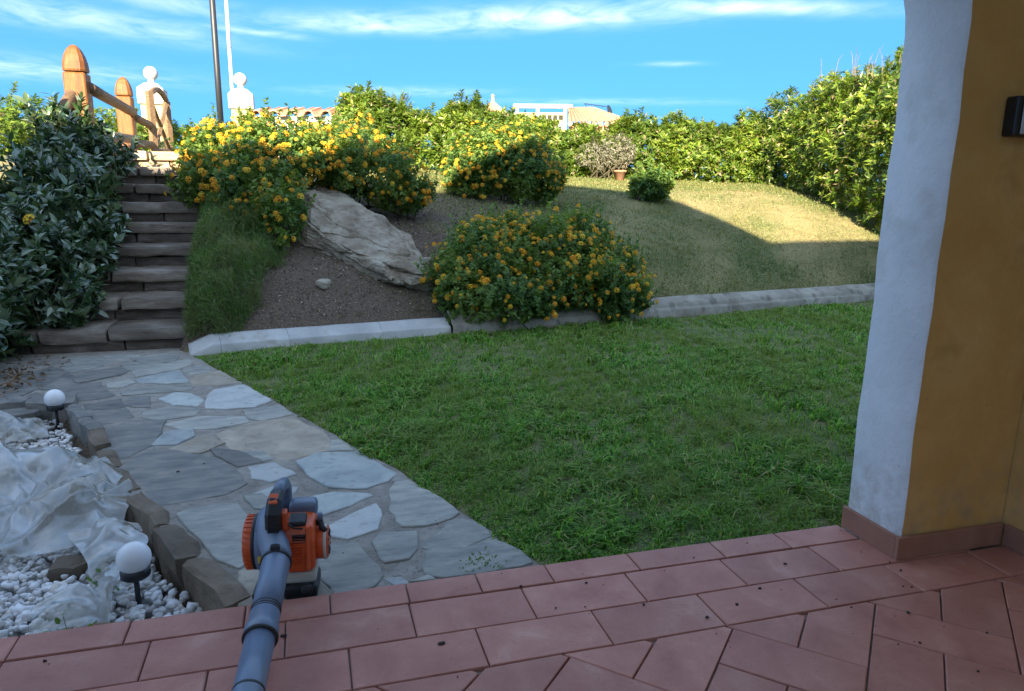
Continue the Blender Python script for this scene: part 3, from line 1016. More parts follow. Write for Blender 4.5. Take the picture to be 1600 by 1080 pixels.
# ================================================================ kerb between lawn and bank
kerb = thing('kerb', None, None, (1.3, 4.3, 0), kind='structure')
kpts = [(-1.47, 3.76), (-1.25, 3.80), (-.75, 3.895), (0.0, 4.03), (.60, 4.13), (1.35, 4.25), (2.1, 4.375), (2.75, 4.49), (3.7, 4.66), (4.75, 4.85), (5.9, 5.07), (7.1, 5.28), (8.6, 5.53)]
for i, ((x0, y0), (x1, y1)) in enumerate(zip(kpts, kpts[1:])):
    bm = bmesh.new()
    white = i < 4
    d = Vector((x1 - x0, y1 - y0, 0))
    L_ = d.length
    d.normalize()
    n_ = Vector((-d.y, d.x, 0))
    hh = .028 if white else .108
    secs = [(-.075, -.10), (-.072, hh * .5), (-.058, hh * .9), (-.03, hh), (.05, hh + .045), (.09, hh + .05), (.12, hh * .9), (.12, -.10)]
    if not white:
        secs = [(-.125, -.10), (-.120, .030), (-.105, .045), (-.085, .050), (-.080, hh * .62), (-.060, hh * .9), (-.02, hh * 1.02), (.05, hh + .035), (.11, hh + .02), (.14, hh * .6), (.14, -.10)]
    rings = []
    ns = 9
    for k in range(ns):
        s_ = (k / (ns - 1)) * (L_ - .002) + .001
        p = Vector((x0, y0, 0)) + d * s_
        ring = []
        for (a, z_) in secs:
            w_ = (.002 if white else .006) * mnoise.noise(Vector((p.x * 4, a * 20, z_ * 12))) + (.003 if white else .006) * mnoise.noise(Vector((p.x * 15, a * 40, z_ * 30)))
            e_ = .07 * (1 - k / 6) if i == 0 and k < 6 else (.0015 if k in (0, ns - 1) else 0)
            ring.append(bm.verts.new(p + n_ * (a + w_ + (.0)) + Vector((0, 0, z_ + (w_ - e_ if z_ > 0 else 0)))))
        rings.append(ring)
    for a, b_ in zip(rings, rings[1:]):
        for k in range(len(a) - 1):
            bm.faces.new((a[k], a[k + 1], b_[k + 1], b_[k]))
    if i == 0:
        bm.faces.new(rings[0])
    obj('kerb_stone', bm, MT['kerb_white'] if white else MT['kerb'], kerb, True)

# ================================================================ flagstone path
path = thing('path', None, None, (-1.0, 1.5, -.05), kind='structure')
pl = [(.13, .006), (.125, .10)] + [(-.236 + .01, 1.016), (-.836 + .01, 2.342), (-1.46, 3.70), (-1.5, 3.98), (-3.4, 3.98), (-3.6, 2.62)] + PATH_L[::-1][1:] + [(-.80, .006)]
dense = []
for a, b_ in zip(pl, pl[1:] + pl[:1]):
    n_ = max(1, int(math.hypot(b_[0] - a[0], b_[1] - a[1]) / .08))
    for k in range(n_):
        t_ = k / n_
        dense.append((a[0] + (b_[0] - a[0]) * t_ + rnd.uniform(-.008, .008), a[1] + (b_[1] - a[1]) * t_ + (rnd.uniform(-.008, .008) if a[1] > .05 else 0)))
bm = bmesh.new()
hi = [bm.verts.new((x, y, -.043)) for x, y in dense]
lo = [bm.verts.new((x, y, -.20)) for x, y in dense]
ee = [bm.edges.new((hi[k], hi[(k + 1) % len(hi)])) for k in range(len(hi))]
bmesh.ops.triangle_fill(bm, use_beauty=True, edges=ee)
for k in range(len(hi)):
    bm.faces.new((hi[k], hi[(k + 1) % len(hi)], lo[(k + 1) % len(lo)], lo[k]))
obj('mortar_bed', bm, MT['mortar'], path)


def grow(poly, e):
    cx, cy = sum(p[0] for p in poly) / len(poly), sum(p[1] for p in poly) / len(poly)
    return [(cx + (x - cx) * (1 + e / max(math.hypot(x - cx, y - cy), .04)), cy + (y - cy) * (1 + e / max(math.hypot(x - cx, y - cy), .04))) for x, y in poly]


def slab(poly, ztop, th, seed):
    """broken flagstone: ragged outline, chipped arris, gently uneven top"""
    r_ = random.Random(seed)
    pts = []
    for a, b_ in zip(poly, poly[1:] + poly[:1]):
        L_ = math.hypot(b_[0] - a[0], b_[1] - a[1])
        n_ = max(1, int(L_ / .045))
        nxn, nyn = -(b_[1] - a[1]) / max(L_, 1e-6), (b_[0] - a[0]) / max(L_, 1e-6)
        for k in range(n_):
            t_ = k / n_
            j = r_.uniform(-.006, .006) * (1 if k else .6)
            pts.append((a[0] + (b_[0] - a[0]) * t_ + nxn * j, a[1] + (b_[1] - a[1]) * t_ + nyn * j))
    n_ = len(pts)
    cx, cy = sum(p[0] for p in pts) / n_, sum(p[1] for p in pts) / n_
    tx, ty = r_.gauss(0, .012), r_.gauss(0, .012)

    def zz(x, y):
        return ztop + (x - cx) * tx + (y - cy) * ty + .004 * mnoise.noise(Vector((x * 9, y * 9, seed)))
    b = bmesh.new()

    def ring(e, dz):
        out = []
        for x, y in pts:
            d_ = max(math.hypot(x - cx, y - cy), .03)
            f_ = 1 - e / d_
            X, Y = cx + (x - cx) * f_, cy + (y - cy) * f_
            out.append(b.verts.new((X, Y, zz(X, Y) + dz)))
        return out
    rs = [ring(0, -th), ring(0, -.004), ring(.003, -.001), ring(.010, 0)]
    for f_ in (.55,):
        rs.append([b.verts.new((cx + (x - cx) * f_, cy + (y - cy) * f_, zz(cx + (x - cx) * f_, cy + (y - cy) * f_))) for x, y in pts])
    for a, c_ in zip(rs, rs[1:]):
        for k in range(n_):
            b.faces.new((a[k], a[(k + 1) % n_], c_[(k + 1) % n_], c_[k]))
    cv_ = b.verts.new((cx, cy, zz(cx, cy)))
    for k in range(n_):
        b.faces.new((rs[-1][k], rs[-1][(k + 1) % n_], cv_))
    return b


for i, (tone, poly) in enumerate(STONES):
    obj('flagstone', slab(grow(poly, .020), -.0375 + rnd.uniform(-.002, .003), .03, i), MT['stone_' + tone], path)


# ---------------------------------------------------------------- rough blocks
def block(c, s, rz=0.0, seed=0, rough=.02, cuts=2, bev=.12, tilt=(0, 0)):
    b = bmesh.new()
    bmesh.ops.create_cube(b, size=1.0)
    bmesh.ops.subdivide_edges(b, edges=b.edges[:], cuts=cuts, use_grid_fill=True)
    Rm = Matrix.Rotation(rz, 3, 'Z') @ Matrix.Rotation(tilt[0], 3, 'X') @ Matrix.Rotation(tilt[1], 3, 'Y')
    sv = Vector(s)
    for v in b.verts:
        p = v.co.copy()
        k = sum(1 for q in p if abs(q) > .49)
        if k >= 2:
            p *= 1 - bev * (.25 if k == 2 else .45)
        w = Vector((p.x * sv.x, p.y * sv.y, p.z * sv.z))
        q = w * 5.0 + Vector((seed * 3.7, seed * 1.3, seed * 2.1))
        nv = mnoise.noise_vector(q * 1.3) * rough + mnoise.noise_vector(q * 4) * rough * .35
        v.co = Vector(c) + Rm @ (w + nv)
    return b


# edging stones that hold the path above the gravel
edging = thing('edging', None, None, (-1.4, 1.2, -.1), kind='structure')
ed = [((-.905, .235), .33, .20), ((-1.065, .545), .30, .19), ((-1.225, .885), .36, .17), ((-1.375, 1.215), .30, .16), ((-1.50, 1.49), .27, .16), ((-1.60, 1.755), .25, .17), ((-1.70, 2.0), .24, .18), ((-1.82, 2.24), .24, .19)]
for i, ((x, y), ln, h) in enumerate(ed):
    j = min(i, len(ed) - 2)
    ang = math.atan2(ed[j + 1][0][1] - ed[j][0][1], ed[j + 1][0][0] - ed[j][0][0])
    top = (-.026 if i < 2 else (-.032 if i in (2, 3, 4) else -.012))
    obj('edging_stone', block((x, y, top - h / 2 - .01), (ln + .035, .095 if i < 2 else .080, h + .03), ang, 20 + i, .026, 3, .26), MT['edge'] if i < 6 else MT['stone_d'], edging)
for i, (x, ln) in enumerate(((-2.02, .25), (-2.30, .30), (-2.62, .32), (-2.95, .34))):
    obj('edging_stone', block((x, 2.50 + .03 * i, -.085), (ln, .16, .17), R(4), 50 + i, .022, 3, .22), MT['stone_d'], edging)

# ================================================================ stone steps
stairs = thing('stone_steps', None, None, (-2.1, 3.93, 0), kind='structure')
bm = bmesh.new()
for k in range(9):
    add_box(bm, (-2.25, 3.99 + .385 * k + .6, -.05 + .18 * (k + 1) - .12 - .09 * (k + 1)), (1.36, 1.2, .18 * (k + 1)))
obj('rubble_core', bm, MT['mortar'], stairs)
srnd = random.Random(5)
for k in range(9):
    y0 = 3.93 + .385 * k
    zb = -.05 + .18 * k
    xl, xr = -2.95, -1.49 - .02 * k
    if k == 0:
        xl = -3.2
    sun_lit = k == 8  # top step takes the stone coloured as if in sun
    for course in (0, 1):
        z0, z1 = (zb - .01, zb + .082) if course == 0 else (zb + .085, zb + .178)
        cuts_ = [xl, xl + (xr - xl) * srnd.uniform(.28, .42), xl + (xr - xl) * srnd.uniform(.60, .78), xr]
        if course == 1 and k not in (0,):
            cuts_ = [xl, xl + (xr - xl) * srnd.uniform(.42, .66), xr]
        for a, b_ in zip(cuts_, cuts_[1:]):
            dp = .46 if course == 1 else .26
            yo = (-.022 if course == 1 else .012) + srnd.uniform(-.010, .010)
            hgt = z1 - z0 + srnd.uniform(-.006, .006)
            obj('step_stone', block(((a + b_) / 2, y0 + dp / 2 + yo, (z0 + z1) / 2), (b_ - a - .010, dp, hgt), R(srnd.uniform(-1.2, 1.2)), srnd.randint(0, 999), .013, 4, .07),
                MT['step_sunlit'] if sun_lit else (MT['step_top_lit'] if course else MT['step']), stairs)
landing = bmesh.new()
add_box(landing, (-2.25, 8.8, 1.515), (1.6, 3.2, .10), bevel=.02)
obj('landing_slab', landing, MT['step_sunlit'], stairs)

# ================================================================ fence, gate, gate pillars
PB = [Vector((-2.70, 6.45, 1.45)), Vector((-2.88, 9.40, 1.60))]
fence = thing('wooden_fence', 'timber post and rail fence with bullet topped posts beside the steps', 'fence', PB[0])


def post(base, h, w, rz, mt_):
    b = bmesh.new()
    add_box(b, base + Vector((0, 0, h / 2 - .15)), (w, w, h + .3), Matrix.Rotation(rz, 3, 'Z'), bevel=.012)
    p = obj('post', b, mt_, fence)
    b = bmesh.new()
    T = Matrix.Translation(base + Vector((0, 0, h))) @ Matrix.Rotation(rz, 4, 'Z')
    # squared bullet cap above a saw groove
    prof_ = [(.50, .012), (.52, .03), (.50, .10), (.43, .165), (.31, .22), (.15, .258), (.0, .27)]
    rings = []
    for r_, z_ in prof_:
        ring = []
        for q in range(16):
            a = 2 * math.pi * (q + .5) / 16
            ca, sa = math.cos(a), math.sin(a)
            f_ = 1 / max(abs(ca), abs(sa))
            f_ = f_ * (1 - .35 * min(1, z_ / .27)) + .35 * min(1, z_ / .27)
            ring.append(b.verts.new(T @ Vector((ca * f_ * r_ * w, sa * f_ * r_ * w, z_ * (w / .17) * .85))))
        rings.append(ring)
    for a, c_ in zip(rings, rings[1:]):
        for q in range(16):
            b.faces.new((a[q], a[(q + 1) % 16], c_[(q + 1) % 16], c_[q]))
    b.faces.new(rings[0][::-1])
    obj('cap', b, mt_, p, False)
    return p


post(PB[0], .83, .20, R(-2), MT['wood'])
post(PB[1], .78, .195, R(-2), MT['wood'])
GA = Vector((-2.84, 10.47, 1.67))


def rail(a, b_, r_):
    b = bmesh.new()
    n_ = 6
    pts = [Vector(a).lerp(Vector(b_), k / n_) + Vector((0, 0, .002 * math.sin(k * 2.1))) for k in range(n_ + 1)]
    add_tube(b, pts, [r_ * (1 + .05 * math.sin(k * 3)) for k in range(n_ + 1)], 10)
    obj('rail', b, MT['wood_old'], fence, True)


off = Vector((.09, 0, 0))
rail(PB[0] + off + Vector((0, .02, .70)), PB[1] + off + Vector((0, -.02, .58)), .060)
rail(PB[0] + off + Vector((0, .02, .24)), PB[1] + off + Vector((0, -.02, .22)), .060)
rail(PB[1] + off + Vector((0, .05, .52)), GA + off + Vector((-.02, 0, .42)), .055)
rail(PB[1] + off + Vector((0, .05, .16)), GA + off + Vector((-.02, 0, .14)), .055)
b = bmesh.new()
add_tube(b, [PB[0] + Vector((-.04, -.06, .62)), PB[0] + Vector((-.20, -.40, .22)), PB[0] + Vector((-.30, -.62, -.1))], .062, 10)
obj('brace', b, MT['wood_old'], fence, True)

gate = thing('wooden_gate', 'weathered open wooden gate with crossed braces and arched top rail', 'gate', GA)
gd = Vector((.06, 1.06, .04)).normalized()
gl = 1.06


def gpt(s_, z_):
    return GA + gd * s_ + Vector((.10, -.05, z_))


for s_, z1, w_ in ((0, .92, .06), (gl, .84, .06)):
    b = bmesh.new()
    add_tube(b, [gpt(s_, -.05), gpt(s_, z1)], w_, 4)
    obj('stile', b, MT['wood_old'], gate)
for (a, c_) in ((( .04, .05), (gl - .04, .78)), ((.04, .78), (gl - .04, .05))):
    b = bmesh.new()
    add_tube(b, [gpt(*a), gpt(*c_)], .034, 4)
    obj('cross_brace', b, MT['wood_old'], gate)
b = bmesh.new()
add_tube(b, [gpt(s_, .86 + .12 * math.sin(math.pi * s_ / gl)) for s_ in np.linspace(0, gl, 9)], .045, 6)
obj('top_rail', b, MT['wood_old'], gate)
b = bmesh.new()
add_tube(b, [gpt(0, .05), gpt(gl, .05)], .038, 4)
obj('bottom_rail', b, MT['wood_old'], gate)


def gate_pillar(loc, label):
    t_ = thing('gate_pillar', label, 'gate pillar', loc, 'pillars either side of the gate')
    b = bmesh.new()
    add_box(b, (0, 0, .42), (.36, .36, .95), bevel=.01)
    lobj('shaft', b, MT['cream'], t_)
    b = bmesh.new()
    add_box(b, (0, 0, 1.03), (.44, .44, .26), bevel=.012)
    cp = lobj('cap', b, MT['white_paint'], t_)
    b = bmesh.new()
    pr = [(.31, 1.157), (.30, 1.175), (.16, 1.262), (.075, 1.285), (.06, 1.345)]
    add_lathe(b, pr, 4, Matrix.Rotation(R(45), 4, 'Z'))
    o_ = lobj('cap_slope', b, MT['white_paint'], cp)
    b = bmesh.new()
    bmesh.ops.create_uvsphere(b, u_segments=24, v_segments=14, radius=.122)
    bmesh.ops.translate(b, vec=(0, 0, 1.445), verts=b.verts)
    lobj('ball', b, MT['white_paint'], t_, True)
    return t_


gp = gate_pillar((-3.12, 12.9, 1.72), 'white capped pillar with ball finial directly behind the wooden gate')
g2 = copy_tree(gp)
g2.location = (-1.62, 13.1, 1.72)
g2['label'] = 'white capped pillar with ball finial beside the white pole and tiled wall'

# wall with clay tile coping
tw = thing('tiled_wall', 'low white wall capped with curved clay tiles behind the lantana', 'wall', (-.6, 12.6, 1.6))
wa, wb = Vector((-1.42, 12.9, 0)), Vector((.45, 12.2, 0))
wd = (wb - wa).normalized()
wnrm = Vector((-wd.y, wd.x, 0))
b = bmesh.new()
add_box(b, (wa + wb) / 2 + Vector((0, 0, 2.03)), ((wb - wa).length, .26, .92), Matrix.Rotation(math.atan2(wd.y, wd.x), 3, 'Z'))
obj('wall_body', b, MT['white_paint'], tw)
nt_ = 6
for k in range(nt_):
    for cover in (1, 0):
        s_ = .17 + .33 * k + (0 if cover else .165)
        if s_ > (wb - wa).length:
            continue
        b = bmesh.new()
        base = wa + wd * s_ + Vector((0, 0, 2.53 if cover else 2.64))
        secs = []
        for r_ in (.115, .095):
            secs.append([(math.cos(math.pi * q / 8) * r_, math.sin(math.pi * q / 8) * r_ * (1 if cover else -1)) for q in range(9)])
        prs = []
        for e_, f_ in ((-.26, 1.0), (.26, .9)):
            ring = [base + wnrm * e_ + wd * x * f_ + Vector((0, 0, z_ * f_ + e_ * .22)) for x, z_ in secs[0] + secs[1][::-1]]
            prs.append([b.verts.new(p) for p in ring])
        m_ = len(prs[0])
        for q in range(m_):
            b.faces.new((prs[0][q], prs[0][(q + 1) % m_], prs[1][(q + 1) % m_], prs[1][q]))
        for pr_ in prs:
            for q in range(8):
                b.faces.new((pr_[q], pr_[q + 1], pr_[m_ - 2 - q], pr_[m_ - 1 - q]))
        obj('roof_tile', b, MT['rooftile'], tw, False)

for nm, lab, x, y, r_, mt_, h_ in (('lamp_post', 'tall dark metal pole standing behind the lantana bush', -2.28, 15.9, .068, 'black_metal', 6.0),
                                  ('flag_pole', 'thin white pole rising beside the ball topped pillar', -2.02, 16.2, .040, 'white_metal', 6.3)):
    t_ = thing(nm, lab, 'pole', (x, y, 1.7))
    b = bmesh.new()
    add_lathe(b, [(r_ * 1.9, -.1), (r_ * 1.9, .25), (r_ * 1.15, .32), (r_, .4)], 14)
    lobj('base', b, MT[mt_], t_, True)
    b = bmesh.new()
    add_lathe(b, [(r_, .4), (r_ * .96, 2), (r_ * .88, h_), (0, h_ + .02)], 14)
    lobj('shaft', b, MT[mt_], t_, True)
    if nm == 'flag_pole':
        b = bmesh.new()
        add_lathe(b, [(r_ * 1.08, 2.52), (r_ * 1.12, 2.55), (r_ * 1.12, 2.9), (r_ * 1.0, 2.93)], 14)
        lobj('collar', b, plain('grey_collar', (.30, .32, .34), .5), t_, True)


# ================================================================ far houses
def strips_roof(b, A, B, Cc, D, n, amp):
    """corrugated clay roof plane A-B (eave) to D-C (ridge): n barrel rolls running up the slope"""
    A, B, Cc, D = Vector(A), Vector(B), Vector(Cc), Vector(D)
    nr = (B - A).cross(D - A).normalized()
    if nr.z < 0:
        nr = -nr
    cols = n * 6
    lo_, hi_ = [], []
    for k in range(cols + 1):
        t_ = k / cols
        hgt = amp * (abs(math.sin(math.pi * t_ * n)) ** .7)
        lo_.append(b.verts.new(A.lerp(B, t_) + nr * hgt))
        hi_.append(b.verts.new(D.lerp(Cc, t_) + nr * hgt))
    for k in range(cols):
        b.faces.new((lo_[k], lo_[k + 1], hi_[k + 1], hi_[k]))


far = thing('far_house', 'house with clay hip roof and pale roof terrace beyond the hedge', 'house', (11.5, 28.5, 1.6))
hb = Vector((13.3, 28.2, 0))


def wbox(name, c, s, mt_, parent):
    b = bmesh.new()
    add_box(b, c, s, Matrix.Rotation(R(-20), 3, 'Z'), bevel=.01)
    return obj(name, b, mt_, parent)


ex_, ey_ = Vector((math.cos(R(-20)), math.sin(R(-20)), 0)), Vector((-math.sin(R(-20)), math.cos(R(-20)), 0))


def fp_(a, c_, z_):
    return Vector((11.6, 29.5, 0)) + ex_ * a + ey_ * c_ + Vector((0, 0, z_))


wbox('wall', fp_(.7, 0, 2.4), (2.5, 5.0, 2.95), surf('salmon_plaster', [(.3, (.50, .27, .17)), (.7, (.58, .34, .22))], .9, 3, 5, .2), far)
rf = bmesh.new()
zr, ze = 4.80, 3.93
strips_roof(rf, fp_(-.6, -2.8, ze), fp_(2.2, -2.8, ze), fp_(.5, 0, zr), fp_(-.6, 0, zr), 16, .09)
strips_roof(rf, fp_(2.2, -2.8, ze), fp_(2.2, 2.8, ze), fp_(.55, .05, zr), fp_(.5, 0, zr), 18, .09)
obj('roof', rf, MT['rooftile'], far)
b = bmesh.new()
for k in range(11):
    p = fp_(-.5 + .25 * k, -2.84, ze - .03)
    add_tube(b, [p, p + ey_ * .25], .10, 8)
obj('eave_tile_row', b, MT['rooftile'], far)
parl = surf('pale_yellow_plaster', [(.3, (.66, .56, .34)), (.7, (.74, .64, .42))], .85, 3, 5, .2)
wbox('terrace_wall', fp_(-1.75, -1.6, 3.9), (2.2, .25, .30), MT['white_paint'], far)
wbox('terrace_beam', fp_(-1.75, -1.6, 4.72), (2.4, .22, .16), parl, far)
wbox('terrace_beam', fp_(-1.2, -.2, 4.88), (1.6, .22, .14), parl, far)
for a in (-2.78, -1.9, -.72):
    wbox('terrace_post', fp_(a, -1.6, 4.34), (.14, .14, .62), MT['white_paint'], far)
b = bmesh.new()
for k in range(9):
    p = fp_(-2.7 + .24 * k, -1.6, 4.05)
    b = bmesh.new()
    add_tube(b, [p, p + Vector((0, 0, .30))], .03, 5)
    obj('baluster', b, MT['white_paint'], far)
wbox('terrace_back_wall', fp_(-1.9, .8, 4.2), (2.4, .2, 1.0), MT['cream'], far)
b = bmesh.new()
p0 = fp_(.2, 0, 4.78)
add_tube(b, [p0, p0 + Vector((0, 0, .25))], .018, 5)
add_tube(b, [p0 + Vector((-.1, 0, .24)), p0 + Vector((.9, -.25, .12))], .014, 5)
for k in range(6):
    q = p0 + Vector((.0 + .15 * k, -.04 * k, .23 - .02 * k))
    add_tube(b, [q + Vector((0, -.2, 0)), q + Vector((0, .2, 0))], .01, 4)
obj('antenna', b, MT['black_metal'], far)
b = bmesh.new()
add_lathe(b, [(.0, 0), (.14, .02), (.24, .07)], 12, axis_matrix(fp_(1.15, -.9, 4.62), (.6, -.7, .3)))
obj('satellite_dish', b, MT['black_metal'], far)

rt_ = thing('roof_peak_house', 'distant house showing only a small orange roof peak over the hedge', 'house', (9.8, 38.5, 1.7))
b = bmesh.new()
add_box(b, (9.8, 38.5, 3.0), (2.6, 2.6, 3.0))
obj('wall', b, MT['cream'], rt_)
b = bmesh.new()
add_lathe(b, [(1.9, 4.75), (1.2, 5.3), (.0, 6.05)], 4, Matrix.Translation((9.8, 38.5, 0)) @ Matrix.Rotation(R(30), 4, 'Z'))
obj('roof', b, MT['rooftile'], rt_)
b = bmesh.new()
add_lathe(b, [(.10, 5.8), (.08, 6.25), (.12, 6.3), (0, 6.4)], 8, Matrix.Translation((9.8, 38.5, 0)))
obj('chimney', b, MT['rooftile'], rt_)

# ================================================================ boulder
bo = thing('boulder', 'large grey tilted boulder half buried in the dark soil bank', 'boulder', (-.1, 5.2, .6))
b = bmesh.new()
bmesh.ops.create_icosphere(b, subdivisions=6, radius=1.0)
br = np.random.default_rng(12)
pn, ph = [], []
for k in range(26):
    v_ = br.normal(size=3)
    v_ /= np.linalg.norm(v_)
    pn.append(v_)
    ph.append(br.uniform(.72, 1.0))
pn += [np.array((0, -.25, 1.0)) / 1.03, np.array((.1, -1, .35)) / 1.065, np.array((-.6, -.5, .6)) / .985]
ph += [.62, .66, .75]
pn, ph = np.array(pn), np.array(ph)
ax = Vector((.70, -.66, -.42)).normalized()              # long axis runs down the bank to the right
az_ = Vector((.0, -.42, .9))
az_ = (az_ - ax * az_.dot(ax)).normalized()
ay = az_.cross(ax)
BC = Vector((-.12, 5.22, .62))
for v in b.verts:
    d = np.array(v.co.normalized())
    dd = pn @ d
    rr = np.min(np.where(dd > .05, ph / np.maximum(dd, .05), 9))
    p = Vector(d * min(rr, 1.15))
    q = p * 1.0
    # split beds: ledges along the bedding, with cracks running across
    wob_ = .10 * mnoise.noise(q * 2.3) + .04 * mnoise.noise(q * 6)
    lay = (q.z + wob_ + .25 * q.y) * 5.5
    fr_ = lay - math.floor(lay)
    ledge = (.085 * (mnoise.noise(Vector((math.floor(lay) * 3.3, q.x * 1.2, 1.7)))) - .05 * max(0, 1 - fr_ / .10))
    crk = abs(mnoise.noise(Vector((q.x * 2.0 + 4, q.y * 2.6, q.z * 1.2))))
    rid = ledge - .07 * max(0, 1 - crk / .05) + .075 * mnoise.noise(q * 3.5) + .034 * mnoise.noise(q * 10) + .016 * mnoise.noise(q * 24)
    p = p * (1 + rid)
    v.co = BC + ax * (p.x * 1.0) + ay * (p.y * .60) + az_ * (p.z * .44)
obj('rock_body', b, MT['boulder'], bo)
for i, (x, y, s_) in enumerate(((-.45, 4.47, .09), (.33, 4.72, .12), (-1.02, 4.6, .07), (.55, 5.0, .10))):
    z_ = float(terr(x, y))
    props(obj('rock', block((x, y, z_ + s_ * .18), (s_ * 1.5, s_, s_ * .7), rnd.uniform(0, 3), 70 + i, .03, 3, .3), MT['boulder']),
          ['small flat rock in the soil below the boulder', 'small rock at the right foot of the big boulder', 'small pale rock in the soil beside the weeds', 'small rock between boulder and flowering bush'][i], 'rock')
# dead branch lying on the soil
b = bmesh.new()


def on_ground(x, y, dz=.02):
    return Vector((x, y, float(terr(x, y)) + dz))


add_tube(b, [on_ground(.05, 6.35), on_ground(.25, 6.28, .05), on_ground(.42, 6.18, .03), on_ground(.62, 6.14)], [.012, .014, .012, .006], 6)
add_tube(b, [on_ground(.25, 6.28, .05), on_ground(.42, 6.35, .06), on_ground(.55, 6.40, .03)], [.010, .008, .004], 6)
add_tube(b, [on_ground(.42, 6.18, .03), on_ground(.50, 6.02, .05)], [.008, .004], 6)
props(obj('branch', b, MT['dry_twig'], None, True), 'dead forked branch lying on the soil above the boulder', 'branch')

# ================================================================ foliage tools


def leaves_np(base, dirn, nrm, L, Wd, droop=.12, fold=.18, full=False):
    """one leaf per row; diamond leaf (4 faces) or fuller leaf (8 faces); returns V, F"""
    n_ = len(base)
    side = np.cross(dirn, nrm)
    side /= np.linalg.norm(side, axis=1, keepdims=True) + 1e-9
    nr = np.cross(side, dirn)
    L = L[:, None]
    Wd = Wd[:, None]
    if not full:
        tip = base + dirn * L - nr * L * droop
        mid = base + dirn * L * .48
        l_ = base + dirn * L * .42 + side * Wd * .5 + nr * Wd * fold
        r_ = base + dirn * L * .42 - side * Wd * .5 + nr * Wd * fold
        V = np.stack([base, r_, tip, l_, mid], 1)
        f = np.array([[0, 1, 4], [1, 2, 4], [2, 3, 4], [3, 0, 4]])
        m_ = 5
    else:
        tip = base + dirn * L - nr * L * droop
        s1 = base + dirn * L * .30
        s2 = base + dirn * L * .66 - nr * L * droop * .35
        l1, r1 = s1 + side * Wd * .48 + nr * Wd * fold, s1 - side * Wd * .48 + nr * Wd * fold
        l2, r2_ = s2 + side * Wd * .42 + nr * Wd * fold, s2 - side * Wd * .42 + nr * Wd * fold
        V = np.stack([base, l1, s1, r1, l2, s2, r2_, tip], 1)
        f = np.array([[0, 2, 1], [0, 3, 2], [1, 2, 5], [1, 5, 4], [2, 3, 6], [2, 6, 5], [4, 5, 7], [5, 6, 7]])
        m_ = 8
    F = (f[None] + (np.arange(n_) * m_)[:, None, None]).reshape(-1, 3)
    return V.reshape(-1, 3), F


def unit(v):
    return v / (np.linalg.norm(v, axis=1, keepdims=True) + 1e-9)


def sprig_leaves(P, D, per, L, Wd, spread, r_, length=.06, full=False, lvar=.25, droop=.12):
    """whorls of leaves round twig tips at P pointing along D"""
    n_ = len(P)
    a = np.where(np.abs(D[:, 2:3]) < .9, np.array([[0, 0, 1.0]]), np.array([[1.0, 0, 0]]))
    X = unit(np.cross(D, a))
    Y = np.cross(D, X)
    base, dr, nr = [], [], []
    ph0 = r_.uniform(0, 6.28, n_)
    for k in range(per):
        ang = ph0 + k * 2.4 + r_.normal(0, .3, n_)
        sp = np.clip(r_.normal(spread, .22, n_), .15, 1.6)
        rad = X * np.cos(ang)[:, None] + Y * np.sin(ang)[:, None]
        d_ = D * np.cos(sp)[:, None] + rad * np.sin(sp)[:, None]
        base.append(P - D * (length * (k / max(per - 1, 1)))[..., None] if np.ndim(length) else P - D * length * (k / max(per - 1, 1)))
        dr.append(d_)
        nr.append(D * np.sin(sp)[:, None] - rad * np.cos(sp)[:, None] + r_.normal(0, .25, (n_, 3)))
    base = np.concatenate(base)
    dr = unit(np.concatenate(dr))
    nr = unit(np.concatenate(nr))
    m_ = len(base)
    sc_ = np.clip(r_.normal(1, lvar, m_), .45, 1.7)
    return leaves_np(base, dr, nr, L * sc_, Wd * sc_ * r_.uniform(.85, 1.15, m_), droop, .16, full)


def lobe_points(lobes, n_, r_, inner=.25, bump=.13, front=None, sigma=.12, keep_under=.05, bscale=3.0, fmin=-.35):
    """points and outward directions in the shell of a union of ellipsoids"""
    lobes = np.array(lobes, float)
    w_ = lobes[:, 3] * lobes[:, 4] + lobes[:, 4] * lobes[:, 5] + lobes[:, 3] * lobes[:, 5]
    w_ = w_ / w_.sum()
    Ps, Ds = [], []
    tot = 0
    for it in range(12):
        k = r_.choice(len(lobes), n_ * 2, p=w_)
        d = unit(r_.normal(size=(n_ * 2, 3)))
        rad = 1 - np.abs(r_.normal(0, sigma, n_ * 2))
        inn_ = r_.random(n_ * 2) < inner
        rad = np.where(inn_, r_.uniform(.45, .92, n_ * 2), rad)
        rad = rad * (1 + bump * fbm(d[:, 0] * bscale + k * 3.1, d[:, 2] * bscale + d[:, 1] * 2.3, 1.0, 2, 3))
        c_, e_ = lobes[k, :3], lobes[k, 3:6]
        p = c_ + d * e_ * rad[:, None]
        ok = p[:, 2] > terr(p[:, 0], p[:, 1]) + keep_under
        for j in range(len(lobes)):
            q = ((p - lobes[j, :3]) / lobes[j, 3:6])
            ok &= (k == j) | ((q ** 2).sum(1) > .62) | inn_
        if front is not None:
            ok &= (d @ np.array(front)) > fmin
        nrm = unit(d / e_)
        Ps.append(p[ok])
        Ds.append(nrm[ok])
        tot += ok.sum()
        if tot >= n_:
            break
    return np.concatenate(Ps)[:n_], np.concatenate(Ds)[:n_]


